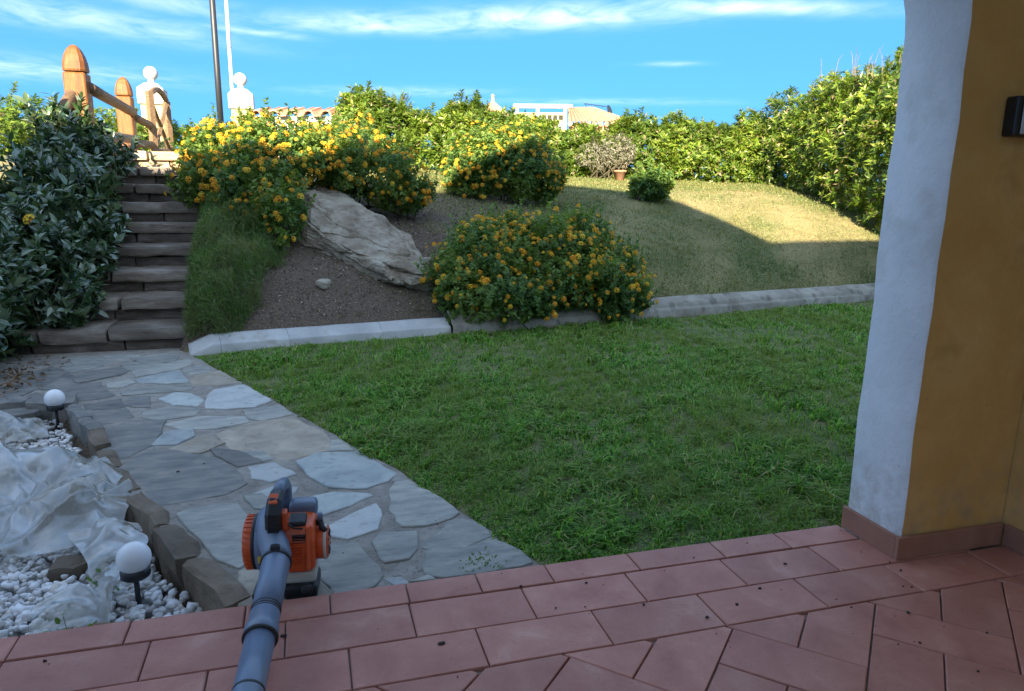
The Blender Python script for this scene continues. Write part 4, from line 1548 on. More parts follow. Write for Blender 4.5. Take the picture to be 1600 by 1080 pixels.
def make_flower():
    b_ = bmesh.new()
    fr_ = random.Random(2)
    rings = [(0, 1), (.62, 5), (1.25, 8)]
    for th, cnt in rings:
        for q in range(cnt):
            a = 2 * math.pi * q / cnt + th
            n_ = Vector((math.sin(th) * math.cos(a), math.sin(th) * math.sin(a), math.cos(th)))
            x, y = frame_of(n_)
            c_ = n_ * 1.0
            s_ = .44
            tw_ = fr_.uniform(0, 1.5)
            vs = [b_.verts.new(c_ + (x * math.cos(tw_ + 2 * math.pi * j / 4) + y * math.sin(tw_ + 2 * math.pi * j / 4)) * s_ + n_ * .10) for j in range(4)]
            ce = b_.verts.new(c_ - n_ * .12)
            for j in range(4):
                b_.faces.new((vs[j], vs[(j + 1) % 4], ce))
    me_ = bpy.data.meshes.new('flower')
    b_.to_mesh(me_)
    b_.free()
    me_.materials.append(MT['flower'])
    return me_


FLOWER = make_flower()


def put_flowers(parent, P, D, r_, s0=.020):
    for p, d in zip(P, D):
        o = bpy.data.objects.new('flower', FLOWER)
        COL.objects.link(o)
        adopt(o, parent)
        o.location = p
        s_ = s0 * r_.uniform(.55, 1.35)
        o.scale = (s_, s_, s_ * .85)
        dv = Vector(d) + Vector(r_.normal(0, .3, 3)) + Vector((0, -.15, .35))
        o.rotation_euler = dv.to_track_quat('Z', 'Y').to_euler()


def stems(bm_, roots, tips, r_, rad=.012, n=5):
    for a, c_ in zip(roots, tips):
        a, c_ = Vector(a), Vector(c_)
        mid = a.lerp(c_, .5) + Vector(r_.normal(0, .06, 3))
        add_tube(bm_, [a, mid, c_], [rad, rad * .7, rad * .35], n)


def bush(name, label, cat, base, lobes, n_sprigs, per, L, Wd, mat, seed, spread=.95, upw=.5, flowers=0, fsize=.020, group=None, full=False,
         inner=.25, bump=.13, n_stems=16, front=None, sprig_len=.06, droop=.12, shoots=0, dry=0, keep_under=.05, flower_lobes=None, sigma=.12):
    r_ = np.random.default_rng(seed)
    t_ = thing(name, label, cat, base, group)
    P, D = lobe_points(lobes, n_sprigs, r_, inner, bump, front, sigma, keep_under=keep_under)
    D = unit(D * .75 + np.array([0, 0, upw]) + r_.normal(0, .33, D.shape))
    if shoots:
        k = r_.choice(len(P), shoots, replace=False)
        ext = []
        for j in k:
            if D[j, 2] > .1:
                ln = r_.uniform(.05, .26)
                dd = unit((D[j] * .6 + np.array([0, 0, .7]) + r_.normal(0, .2, 3))[None])[0]
                for s_ in np.arange(.05, ln, .045):
                    ext.append((P[j] + dd * s_, dd))
        if ext:
            P = np.concatenate([P, np.array([e[0] for e in ext])])
            D = np.concatenate([D, np.array([e[1] for e in ext])])
    V, F = sprig_leaves(P, D, per, L, Wd, spread, r_, sprig_len, full, droop=droop)
    midx = None
    mats = [mat]
    if dry:
        nf = 8 if full else 4
        nl = len(F) // nf
        m_ = (r_.random(nl) < dry).astype(int)
        midx = np.repeat(m_, nf)
        mats = [mat, MT['hedge_dry']]
    link('foliage', np_mesh('foliage', V, F, False, midx), t_, mats)
    b_ = bmesh.new()
    k = r_.choice(len(P), n_stems)
    rb = [(base[0] + r_.normal(0, .12), base[1] + r_.normal(0, .12), base[2] - .08) for _ in k]
    if len(lobes) > 2:
        lb = np.array(lobes)
        rb = []
        for j in k:
            q = lb[np.argmin(((lb[:, :2] - P[j][:2]) ** 2).sum(1))]
            x, y = q[0] + r_.normal(0, .1), q[1] + r_.normal(0, .1)
            rb.append((x, y, float(terr(x, y)) - .08))
    stems(b_, rb, P[k], r_)
    obj('stems', b_, MT['stem'], t_, True)
    if flowers:
        Pf, Df = lobe_points(flower_lobes or lobes, flowers, r_, 0, bump, (-.1, -.75, .65), sigma=.05, keep_under=keep_under, fmin=.2)
        Pf = Pf + Df * .035
        far_ = np.argsort(((Pf - np.array(CAMPOS)) ** 2).sum(1))
        put_flowers(t_, Pf[far_[:300]], Df[far_[:300]], r_, fsize)
        if len(Pf) > 300:                                # the rest of the heads, joined
            rest = far_[300:]
            fv = np.array([v.co[:] for v in FLOWER.vertices])
            ff = np.array([p.vertices[:] for p in FLOWER.polygons])
            dv = unit(Df[rest] + r_.normal(0, .3, (len(rest), 3)) + np.array([0, -.15, .35]))
            xx = unit(np.cross(dv, np.array([[.31, .95, .05]])))
            yy = np.cross(dv, xx)
            ss = (fsize * r_.uniform(.55, 1.35, len(rest)))[:, None, None]
            VV = (fv[None, :, 0:1] * xx[:, None] + fv[None, :, 1:2] * yy[:, None] + fv[None, :, 2:3] * dv[:, None]) * ss + Pf[rest][:, None]
            FF = (ff[None] + (np.arange(len(rest)) * len(fv))[:, None, None]).reshape(-1, 3)
            props(link('flower_heads', np_mesh('flower_heads', VV.reshape(-1, 3), FF), t_, MT['flower']), kind='stuff')
    return t_


# ---------------------------------------------------------------- lantanas
bush('lantana_bush', 'largest orange flowering lantana sprawling over the bank beside the steps and above the boulder', 'flowering bush', (-.7, 6.1, 1.05),
     [(-1.38, 5.95, 1.20, .36, .40, .32), (-.75, 6.22, 1.44, .66, .62, .40), (-1.38, 6.55, 1.44, .46, .5, .38), (.10, 6.25, 1.32, .55, .55, .36), (-.98, 5.55, 1.17, .38, .45, .34), (-.80, 5.10, .92, .24, .28, .26), (.55, 6.25, 1.12, .36, .38, .22), (-.25, 6.75, 1.58, .5, .5, .33), (-.9, 6.0, 1.55, .3, .3, .25), (-.2, 5.95, 1.42, .3, .3, .25)],
     7600, 6, .042, .027, MT['lantana'], 21, .95, .4, 680, .0235, group='lantana bushes', bump=.42, n_stems=50, shoots=900, front=(-.1, -.8, .6), sigma=.20)
bush('lantana_bush', 'broad orange flowering lantana spilling over the kerb onto the lawn', 'flowering bush', (1.6, 4.55, .2),
     [(1.55, 4.62, .42, .85, .52, .40), (.84, 4.45, .33, .36, .40, .34), (2.28, 4.72, .36, .46, .42, .36), (1.6, 5.05, .62, .75, .5, .34), (1.3, 4.3, .22, .7, .35, .26), (2.2, 4.42, .2, .5, .32, .24), (1.1, 4.75, .60, .35, .3, .28), (2.0, 4.8, .62, .35, .3, .26)],
     7000, 6, .038, .024, MT['lantana'], 22, .95, .45, 430, .0215, group='lantana bushes', bump=.42, n_stems=50, shoots=800, front=(-.1, -.8, .6), keep_under=.0, sigma=.20)
bush('lantana_bush', 'smaller orange flowering lantana higher on the bank before the hedge', 'flowering bush', (2.1, 7.5, 1.1),
     [(2.05, 7.55, 1.45, .58, .5, .42), (1.60, 7.6, 1.34, .44, .4, .36), (2.55, 7.65, 1.34, .46, .4, .34), (2.15, 7.95, 1.72, .52, .4, .36), (1.80, 7.6, 1.74, .28, .28, .26), (2.4, 7.7, 1.66, .26, .26, .24)],
     4600, 6, .046, .029, MT['lantana'], 23, .95, .45, 290, .0215, group='lantana bushes', bump=.4, n_stems=30, shoots=420, front=(-.1, -.8, .6), sigma=.20)
bush('small_bush', 'small round leafy bush without flowers at the edge of the shade', 'bush', (4.55, 8.1, 1.15),
     [(4.52, 8.1, 1.30, .32, .30, .25), (4.35, 8.15, 1.22, .2, .2, .18)], 520, 6, .055, .034, MT['lantana'], 24, .95, .5, 0, n_stems=10, shoots=40)

# ---------------------------------------------------------------- dark shrub by the steps
bush('dark_shrub', 'big dark glossy leaved shrub covering the left side of the stone steps', 'shrub', (-3.2, 4.6, -.05),
     [(-3.25, 4.55, .36, .72, .95, .66), (-3.1, 5.4, .62, .55, .75, .52), (-3.6, 3.6, .22, .75, .75, .55), (-3.0, 3.55, .30, .50, .55, .42), (-2.68, 6.05, 1.42, .34, .45, .44), (-2.62, 4.75, .62, .38, .5, .46), (-2.72, 5.45, 1.05, .40, .5, .5), (-2.50, 4.25, .34, .32, .32, .32), (-2.50, 5.95, 1.40, .32, .40, .36), (-2.52, 5.2, .95, .36, .45, .42), (-2.46, 4.7, .62, .30, .35, .34), (-3.9, 5.0, .35, .8, .9, .52), (-3.0, 4.2, .45, .55, .5, .5), (-3.6, 2.9, .3, .5, .45, .42)],
     3600, 8, .086, .036, MT['shrub'], 31, .8, .35, 5, .035, full=True, inner=.3, bump=.30, n_stems=40, sprig_len=.12, droop=.15, shoots=420, keep_under=.03)

# ---------------------------------------------------------------- hedges
def hedge(name, label, lobes, n_, seed, L, Wd, base, dry=.05, shoots=150, per=9, front=None):
    return bush(name, label, 'hedge', base, lobes, n_, per, L, Wd, MT['hedge'], seed, 1.05, .55, 0, None, None, False, .34, .27, 60, front, .05, .10, shoots, dry, keep_under=-.02)


hl = []
for k in range(15):
    x = .55 + .56 * k
    y = 11.75 + .15 * math.sin(k * 1.7) - .25 * max(0, (x - 5) / 4)
    top = (2.86 if x < 1.0 else (2.60 if x < 3.4 else (2.36 if x < 5.6 else 2.54))) + .10 * math.sin(k * 2.3) + .05 * math.sin(k * 5.1)
    zb = float(terr(x, y))
    hl.append((x, y, (top + zb) / 2 - .02, .52, .62, (top - zb) / 2 + .12))
hedge('hedge', 'long clipped sunlit hedge along the back of the upper lawn', hl, 11000, 41, .090, .031, (3.5, 11.8, 1.5), .05, 700, front=(-.1, -.85, .5))
hl = []
for k in range(13):
    t_ = k / 12
    x, y = 7.60 + 1.45 * t_, 4.6 + 7.2 * t_
    x += .16
    top = 2.88 - .20 * t_ + .36 * math.sin(math.pi * min(1, max(0, (t_ - .22) / .78))) + .10 * math.sin(k * 2.1) - .10 * max(0, t_ - .8) / .2
    zb = float(terr(x, y)) - .05
    zmid = (top + zb) / 2
    hl.append((x, y, zmid, .82, .62, (top - zb) / 2 + .08))
hedge('hedge', 'tall overgrown hedge closing the right side of the lawn by the white pillar', hl, 12500, 42, .088, .028, (8.6, 7.8, .9), .10, 400, front=(-.8, -.5, .5))
hl = [(-5.6, 11.2, 1.95, 1.3, .8, .62), (-4.4, 11.6, 1.95, 1.0, .7, .55), (-3.6, 12.0, 1.9, .8, .6, .5), (-7.0, 11, 2.0, 1.3, .8, .7), (-3.0, 13.6, 2.0, 1.0, .6, .42)]
hedge('hedge', 'bright hedge behind the timber fence at the top of the steps', hl, 3200, 43, .085, .030, (-5.2, 11.4, 1.6), .02, 120)
for i, (x, y, lab, rx) in enumerate(((-2.3, 13.9, 'low green shrub at the foot of the gate beside the poles', .45),)):
    zb = float(terr(x, y))
    bush('low_shrub', lab, 'shrub', (x, y, zb), [(x, y, zb + .28, rx, .4, .34), (x + .35, y - .3, zb + .2, .35, .3, .26)], 420, 8, .07, .024, MT['hedge'], 45 + i, 1.0, .5, n_stems=8, shoots=30)
# grey dry bush in the hedge gap
bush('dry_bush', 'grey leafless looking bush in the gap of the back hedge', 'bush', (4.9, 11.05, 1.5),
     [(4.75, 11.0, 1.85, .38, .25, .26), (5.25, 11.0, 1.95, .36, .25, .30)], 420, 7, .05, .018, MT['grey_leaf'], 46, 1.1, .4, n_stems=22, shoots=10)
pot = thing('terracotta_pot', 'clay pot standing below the grey dry bush by the hedge', 'pot', (5.18, 10.78, 1.5))
pot.scale = (.8, .8, .8)
b = bmesh.new()
zp = (float(terr(5.18, 10.78)) - 1.5) / .8
add_lathe(b, [(0, zp), (.095, zp), (.14, zp + .20), (.155, zp + .20), (.155, zp + .245), (.125, zp + .245), (.11, zp + .19), (0, zp + .19)], 16)
lobj('pot_body', b, MT['rooftile'], pot, True)

# bare twigs sticking out of the tall hedge
tw_ = thing('dead_twigs', 'bare dry twigs sticking up from the top of the tall hedge', 'twigs', (8.2, 6.3, 2.6))
b = bmesh.new()
r_ = np.random.default_rng(6)
for k in range(18):
    b = bmesh.new()
    x, y = 7.85 + r_.normal(0, .32), 7.6 + r_.normal(0, .40)
    h_ = r_.uniform(.02, .20)
    lean = r_.normal(0, .09, 2)
    add_tube(b, [(x, y, 2.95), (x + lean[0] * .5, y + lean[1] * .5, 3.15 + h_ * .5), (x + lean[0] * 1.3, y + lean[1], 3.20 + h_ * .8)], [.006, .005, .002], 4)
    obj('twig', b, MT['dry_twig'], tw_)


# palm beyond the hedge
pt = thing('palm_tree', 'palm crown with stiff fronds showing above the back hedge', 'palm', (1.75, 16.5, 1.7))
b = bmesh.new()
add_tube(b, [(1.75, 16.5, 1.5), (1.77, 16.5, 2.3), (1.75, 16.5, 2.75)], [.16, .14, .12], 10)
obj('trunk', b, MT['bark'], pt, True)
for k in range(17):
    a = 2 * math.pi * k / 17 + .2
    el = (1.25, .75, .35)[k % 3]
    d = Vector((math.cos(a) * math.cos(el), math.sin(a) * math.cos(el), math.sin(el)))
    pts = [Vector((1.75, 16.5, 2.72)) + d * s_ - Vector((0, 0, .30 * s_ * s_)) for s_ in np.linspace(.05, .85, 14)]
    base, dr, nr = [], [], []
    for i_, p in enumerate(pts[2:]):
        dd = (pts[min(i_ + 3, 13)] - pts[i_ + 1]).normalized()
        sx, sy = frame_of(dd)
        for s_ in (-1, 1):
            base.append(p)
            dr.append(dd * .8 + sx * s_ * .7 + Vector((0, 0, .1)))
            nr.append(sy)
    base, dr, nr = np.array(base), unit(np.array(dr)), np.array(nr)
    V, F = leaves_np(base, dr, nr, np.full(len(base), .26), np.full(len(base), .022), .1, .1)
    link('frond', np_mesh('frond', V, F), pt, MT['palm'])

# ---------------------------------------------------------------- feathery weeds on the bank beside the steps
r_ = np.random.default_rng(51)
t_ = thing('weed_clump', 'feathery green weeds growing down the bank beside the stone steps', 'weeds', (-1.2, 4.6, .4))
n_ = 24000
vv = r_.uniform(3.86, 5.95, n_)
wid = np.interp(vv, [3.86, 4.3, 5.0, 5.6, 5.95], [.30, .58, .66, .60, .45])
uu = -1.47 + r_.uniform(-.09, 1, n_) * wid * (1 + .12 * fbm(vv, vv * .3, 6, 2))
lump = .16 + .16 * np.abs(fbm(uu, vv, 4.5, 3)) + .05 * fbm(uu, vv, 11, 4)
edge_ = np.clip((uu + 1.55) / .15, .15, 1) * np.clip((-1.47 + wid * 1.05 - uu) / .15, .12, 1)
zz_ = terr(uu, vv) + np.clip(lump, .02, .4) * edge_ * r_.uniform(.25, 1.15, n_)
P = np.stack([uu, vv, zz_], 1)
D = unit(np.array([-.05, -.42, .75]) + r_.normal(0, .42, (n_, 3)))
V, F = leaves_np(P, D, unit(r_.normal(size=(n_, 3)) + np.array([0, -.4, 1])), r_.uniform(.03, .085, n_), r_.uniform(.004, .009, n_), .3, .1)
link('foliage', np_mesh('foliage', V, F), t_, MT['weed'])
b = bmesh.new()
for k in range(70):
    j = r_.integers(0, n_)
    p = Vector((uu[j], vv[j], float(terr(uu[j], vv[j]))))
    q = p + Vector((r_.normal(0, .05), r_.uniform(-.16, .02), r_.uniform(.12, .30)))
    add_tube(b, [p, p.lerp(q, .5) + Vector((0, -.02, .03)), q], [.003, .0022, .001], 3)
obj('stems', b, MT['weed'], t_)


# ================================================================ grass
def blades(x, y, h, w, lean, r_):
    n_ = len(x)
    z_ = terr(x, y) - .004
    a = r_.uniform(0, 6.283, n_)
    ln = np.abs(r_.normal(lean, .3, n_))
    dx_, dy_ = np.cos(a), np.sin(a)
    sx, sy = -dy_, dx_
    tw = r_.uniform(-.8, .8, n_)
    sx, sy = sx * np.cos(tw) + dx_ * np.sin(tw), sy * np.cos(tw) + dy_ * np.sin(tw)
    P0 = np.stack([x, y, z_], 1)
    S = np.stack([sx, sy, np.zeros(n_)], 1) * (w * .5)[:, None]
    m1 = P0 + np.stack([dx_ * ln * h * .30, dy_ * ln * h * .30, h * .60], 1)
    tp_ = P0 + np.stack([dx_ * ln * h * .95, dy_ * ln * h * .95, h * (1.0 - .32 * np.clip(ln, 0, 1.6))], 1)
    V = np.stack([P0 - S, P0 + S, m1 + S * .85, m1 - S * .85, tp_], 1)
    f = np.array([[0, 1, 2], [0, 2, 3], [3, 2, 4]])
    F = (f[None] + (np.arange(n_) * 5)[:, None, None]).reshape(-1, 3)
    return V.reshape(-1, 3), F


r_ = np.random.default_rng(61)
camx, camy = CAMPOS.x, CAMPOS.y
# sample on a fan round the viewpoint area, denser close by where blades show singly
n_ = 1250000
ang = r_.uniform(R(-35), R(62), n_)
dist = 1.9 + (9.8 - 1.9) * r_.random(n_) ** 1.45
x = camx + np.sin(ang) * dist
y = camy + np.cos(ang) * dist
ok = (y < curb_y(x) - .125 + .02 * fbm(x, y, 9, 2)) & (y > .004) & (x > path_right(y) + .01 + .03 * fbm(x, y, 11, 4)) & (x < 8.3)
thin = .58 + .75 * fbm(x, y, 2.3, 6) + .45 * fbm(x, y, 8, 3)
tuft = fbm(x, y, 26, 1, 3) + .5 * fbm(x, y, 60, 4, 2)
ok &= r_.random(n_) < np.clip(thin + .25, .22, 1) * np.clip(.68 + .65 * tuft, .14, 1)
ok &= r_.random(n_) < np.interp(dist, [2, 3, 9], [1, .95, .8])
x, y, dist = x[ok][:250000], y[ok][:250000], dist[ok][:250000]
n_ = len(x)
edge_d = np.minimum(np.minimum(y, (x - path_right(y)) * .9), curb_y(x) - y)
hh_ = r_.gamma(9, 1 / 9, n_) * .034 * (1 + .35 * fbm(x, y, 2.6, 5)) * np.clip(.45 + edge_d * 2.2, .45, 1)
big_ = (fbm(x, y, 5.5, 1) + .6 * fbm(x, y, 17, 5) > .42) & (r_.random(n_) < .6)
hh_ = np.where(big_, hh_ * 1.6, hh_) * np.clip(1 + .45 * (fbm(x, y, 26, 1, 3) + .5 * fbm(x, y, 60, 4, 2)), .6, 1.7)
V, F = blades(x, y, np.clip(hh_, .012, .085), r_.uniform(.0030, .0058, n_) * np.interp(dist, [2, 9], [1, 1.5]) * np.where(big_, 1.7, 1.0), 1.0, r_)
props(link('lawn_grass', np_mesh('lawn_grass', V, F), None, MT['lawn']), 'short shaded green lawn grass between the path and the kerb', 'grass', kind='stuff')
n_ = 420000
x = r_.uniform(-1.4, 10.5, n_)
d = r_.random(n_) ** 1.25 * 8.0
y = curb_y(x) + .16 + d
keep = (1 - soil_mask(x, y)) * np.clip(.05 + .95 * green_mask(x, y), 0, 1) ** 1.5 + .02
keep = np.where(d > 4, keep + .2, keep)
ok = (r_.random(n_) < keep) & (y < 12.2) & ((x > -1.0) | (d > 3))
x, y = x[ok][:150000], y[ok][:150000]
n_ = len(x)
V, F = blades(x, y, r_.gamma(7, 1 / 7, n_) * .034 * (1 + .4 * fbm(x, y, 3, 2)), r_.uniform(.004, .008, n_), 1.1, r_)
props(link('bank_grass', np_mesh('bank_grass', V, F), None, MT['bank_grass']), 'thin patchy dry grass on the sloping bank and upper lawn', 'grass', kind='stuff')
n_ = 42000
x = r_.uniform(.2, 10.2, n_)
y = curb_y(x) + .2 + r_.random(n_) ** 1.1 * 6.0
ok = (r_.random(n_) < np.clip(.75 + .6 * fbm(x, y, 3.5, 4), .1, 1)) & (y < 12)
x, y = x[ok], y[ok]
n_ = len(x)
P = np.stack([x, y, terr(x, y) + r_.uniform(.002, .018, n_)], 1)
D = unit(np.concatenate([r_.normal(size=(n_, 2)), r_.normal(0, .30, (n_, 1))], 1))
V, F = leaves_np(P, D, unit(r_.normal(0, .4, (n_, 3)) + np.array([0, -.3, 1])), r_.uniform(.018, .060, n_), r_.uniform(.004, .011, n_), .15, .2)
mstraw = leafy('dry_straw', [(.42, .36, .18), (.30, .25, .12), (.11, .095, .05), (.20, .165, .085), (.07, .085, .03), (.36, .33, .15)], .8, .2, .1)
props(link('dry_straw', np_mesh('dry_straw', V, F), None, mstraw), 'dry straw and dead blades lying over the grassy bank', 'straw', kind='stuff')
# chips and dead leaves on the bare soil
n_ = 26000
x = r_.uniform(-1.5, 4.0, n_)
y = curb_y(x) + .15 + r_.random(n_) * 3.6
ok = r_.random(n_) < soil_mask(x, y) * .9 + .05
x, y = x[ok], y[ok]
n_ = len(x)
P = np.stack([x, y, terr(x, y) + r_.uniform(.0, .012, n_)], 1)
D = unit(np.concatenate([r_.normal(size=(n_, 2)), r_.normal(0, .35, (n_, 1))], 1))
V, F = leaves_np(P, D, unit(r_.normal(0, .4, (n_, 3)) + np.array([0, -.3, 1])), r_.uniform(.010, .034, n_), r_.uniform(.006, .016, n_), .2, .25)
mchip = leafy('soil_litter', [(.05, .038, .03), (.10, .075, .055), (.22, .18, .13), (.42, .36, .29), (.06, .047, .038)], .85, .2, 0)
props(link('leaf_litter', np_mesh('leaf_litter', V, F), None, mchip), 'dry leaf litter and chips on the dark soil bank', 'litter', kind='stuff')

# ================================================================ gravel bed
bm = bmesh.new()
gv = [(-.86, .0), (-.93, .12), (-1.15, .47), (-1.30, .80), (-1.48, 1.216), (-1.66, 1.63), (-1.84, 2.02), (-2.02, 2.40), (-3.6, 2.46), (-3.6, .0)]
vs = [bm.verts.new((x, y, -.155)) for x, y in gv]
bm.faces.new(vs)
props(obj('gravel_bed', bm, surf('grey_grit', [(.3, (.22, .21, .20)), (.7, (.42, .41, .40))], .95, 60, 6, .6, 120, .006)), kind='structure')


def ico():
    b_ = bmesh.new()
    bmesh.ops.create_cube(b_, size=1.3)
    bmesh.ops.subdivide_edges(b_, edges=b_.edges[:], cuts=1, use_grid_fill=True)
    for v in b_.verts:
        v.co = v.co.normalized() * .55 + v.co * .55
    V_ = np.array([v.co[:] for v in b_.verts])
    F_ = np.array([[v.index for v in f.verts] for f in b_.faces])
    b_.free()
    return V_, F_


IV, IF = ico()
r_ = np.random.default_rng(71)
n_ = 14000
x = r_.uniform(-2.75, -.86, n_)
y = r_.random(n_) ** 1.15 * 2.42 + .012
inside = x < path_left(np.clip(y, .12, 2.4)) - .065
# bare earth shows where the sheeting lies
inside &= ~((y > .80) & (y < 1.62) & (x < -1.42 - .35 * np.clip(y - 1.0, 0, 1)))
x, y = x[inside], y[inside]
n_ = len(x)
pz = -.148 + r_.uniform(0, .032, n_) + .012 * fbm(x, y, 6, 3)
sz = r_.gamma(9, 1 / 9, n_) * .0112
S = np.stack([sz * r_.uniform(1.0, 1.45, n_), sz * r_.uniform(.75, 1.05, n_), sz * r_.uniform(.6, .85, n_)], 1)
A = r_.uniform(0, 6.28, n_)
B_ = r_.normal(0, .35, n_)
shape = IV[None] * (1 + .10 * r_.normal(size=(n_, len(IV), 1)))
P = shape * S[:, None]
P = np.stack([P[..., 0] * np.cos(B_)[:, None] - P[..., 2] * np.sin(B_)[:, None], P[..., 1], P[..., 0] * np.sin(B_)[:, None] + P[..., 2] * np.cos(B_)[:, None]], -1)
P = np.stack([P[..., 0] * np.cos(A)[:, None] - P[..., 1] * np.sin(A)[:, None], P[..., 0] * np.sin(A)[:, None] + P[..., 1] * np.cos(A)[:, None], P[..., 2]], -1)
P = P + np.stack([x, y, pz], 1)[:, None]
F = (IF[None] + (np.arange(n_) * len(IV))[:, None, None]).reshape(-1, 4)
props(link('gravel', np_mesh('gravel', P.reshape(-1, 3), F, True), None, MT['pebble']), 'white rounded pebbles filling the bed beside the path', 'gravel', kind='stuff')

# ---------------------------------------------------------------- crumpled polythene
def in_poly(x, y, poly):
    c_ = np.zeros(x.shape, bool)
    for (x0, y0), (x1, y1) in zip(poly, poly[1:] + poly[:1]):
        cond = ((y0 > y) != (y1 > y)) & (x < (x1 - x0) * (y - y0) / (y1 - y0 + 1e-12) + x0)
        c_ ^= cond
    return c_


def sheet(name, label, poly, humps, pleats, seed, step=.0075, base=-.122, amp=.026):
    xs = np.arange(min(p[0] for p in poly), max(p[0] for p in poly), step)
    ys = np.arange(min(p[1] for p in poly), max(p[1] for p in poly), step)
    X, Y = np.meshgrid(xs, ys)
    Xw = X + .02 * fbm(X, Y, 9, seed)
    Yw = Y + .02 * fbm(X, Y, 9, seed + 1)
    ins_ = in_poly(Xw, Yw, poly)
    Z = np.full(X.shape, base)
    for hx, hy, sx, sy, h, a in humps:
        dx_, dy_ = X - hx, Y - hy
        u_ = (dx_ * math.cos(a) + dy_ * math.sin(a)) / sx
        v_ = (-dx_ * math.sin(a) + dy_ * math.cos(a)) / sy
        Z += h * np.exp(-(u_ ** 2 + v_ ** 2))
    # ridged folds, sharper than waves
    wx, wy = X + .05 * fbm(X, Y, 5, seed + 2), Y + .05 * fbm(X, Y, 5, seed + 3)
    c1 = np.abs(fbm(wx, wy * .6, 8, seed + 4, 2))
    c2 = np.abs(fbm(wx * .7 + wy * .5, wy - wx * .3, 13, seed + 5, 2))
    c3 = np.abs(fbm(X + .3 * Z, Y, 27, seed + 6, 2))
    c4 = np.abs(fbm(X * .8 - Y * .5, Y, 52, seed + 7, 2))
    pr = random.Random(seed)

    def tri(v):
        return np.abs((v / math.pi) % 2 - 1)              # sharp-creased wave, 0..1
    for gx_, gy_, n_pl, Rg in pleats:
        ddx, ddy = X - gx_ + .02 * fbm(X, Y, 5, seed + 2, 2), Y - gy_ + .02 * fbm(X, Y, 5, seed + 3, 2)
        rr_ = np.hypot(ddx, ddy)
        th_ = np.arctan2(ddy, ddx)
        s_ = tri(n_pl * th_ + 1.8 * fbm(X, Y, 4, seed + 5, 2) + pr.uniform(0, 6))
        Z += amp * 1.25 * s_ ** 1.6 * np.exp(-(rr_ / Rg) ** 2) * np.clip(rr_ / .12, 0, 1)
    # broad facets between straight creases
    for k in range(7):
        a_ = pr.uniform(0, math.pi)
        f_ = pr.uniform(7, 26)
        ph_ = pr.uniform(0, 6)
        w_ = fbm(X, Y, 3.0, seed + k, 2)
        Z += amp * (6.5 / f_) * tri(f_ * (X * math.cos(a_) + Y * math.sin(a_)) + 2.2 * w_ + ph_) * np.clip(.5 + fbm(X, Y, 4.5, seed + k + 3, 2), 0, 1)
    f2 = fbm(wx * .5 - wy, wy * .6 + wx, 6, seed + 3, 2)
    Z += amp * .55 * np.tanh(f2 * 12)
    Z = np.maximum(Z, base)
    n0 = -np.ones(X.shape, int)
    n0[ins_] = np.arange(ins_.sum())
    q = np.stack([n0[:-1, :-1], n0[:-1, 1:], n0[1:, 1:], n0[1:, :-1]], -1).reshape(-1, 4)
    q = q[(q >= 0).all(1)]
    V_ = np.stack([Xw[ins_], Yw[ins_], Z[ins_]], 1)
    me_ = np_mesh(name, V_, q, True)
    b_ = bmesh.new()
    b_.from_mesh(me_)
    loose = [v for v in b_.verts if not v.link_faces]
    bmesh.ops.delete(b_, geom=loose, context='VERTS')
    rim = [v for v in b_.verts if v.is_boundary]
    for it in range(9):
        co = {v: sum(((e.other_vert(v).co) for e in v.link_edges if e.is_boundary), Vector()) / max(1, sum(1 for e in v.link_edges if e.is_boundary)) for v in rim}
        for v in rim:
            v.co = v.co.lerp(co[v], .5)
    b_.to_mesh(me_)
    b_.free()
    for p in me_.polygons:
        p.use_smooth = True
    o = link(name, me_, None, MT['film'])
    return props(o, label, 'plastic sheet', 'crumpled plastic sheets on the gravel')


sheet('plastic_sheet', 'largest crumpled milky plastic sheet heaped on the white pebbles', [(-2.75, .95), (-1.78, .70), (-1.50, .66), (-1.36, .74), (-1.28, 1.02), (-1.40, 1.30), (-1.60, 1.62), (-1.98, 1.82), (-2.8, 1.7)],
      [(-1.72, 1.34, .34, .16, .13, -.35), (-2.15, 1.35, .4, .18, .11, .1), (-1.95, .98, .35, .12, .07, .1), (-1.48, .95, .10, .22, .06, .2)],
      [(-1.72, 1.02, 9, .30), (-1.40, 1.02, 8, .25), (-2.2, 1.15, 9, .35), (-1.58, 1.45, 8, .28)], 1, amp=.034)
sheet('plastic_sheet', 'narrow trailing strip of plastic sheet running to the near lamp and porch edge', [(-1.50, .80), (-1.24, .80), (-1.17, .62), (-1.165, .36), (-1.20, .24), (-1.19, .12), (-1.40, .10), (-1.42, .24), (-1.30, .34), (-1.36, .55)],
      [(-1.28, .55, .06, .30, .055, .15), (-1.33, .22, .10, .08, .05, 0), (-1.42, .70, .12, .1, .05, 0)],
      [(-1.26, .76, 7, .25), (-1.22, .18, 8, .22)], 3, .0065, -.122, .03)
sheet('plastic_sheet', 'far sheet of plastic lying behind the heap below the dark stone ledge', [(-3.0, 2.0), (-2.35, 1.93), (-2.02, 2.02), (-1.93, 2.12), (-2.02, 2.34), (-2.25, 2.42), (-3.0, 2.4)],
      [(-2.35, 2.25, .25, .10, .10, 0), (-2.7, 2.15, .3, .14, .10, .1), (-2.1, 2.1, .12, .10, .05, 0)],
      [(-2.1, 2.3, 8, .3), (-2.6, 2.0, 8, .3)], 5, amp=.03)
props(obj('rock', block((-1.205, .062, -0.125), (.20, .10, .12), R(10), 91, .03, 3, .3), surf('ochre_rock', [(.3, (.15, .09, .045)), (.7, (.30, .19, .10))], .9, 8, 8, .8, 40, .01)), 'brown rock holding down the plastic at the porch edge', 'rock')
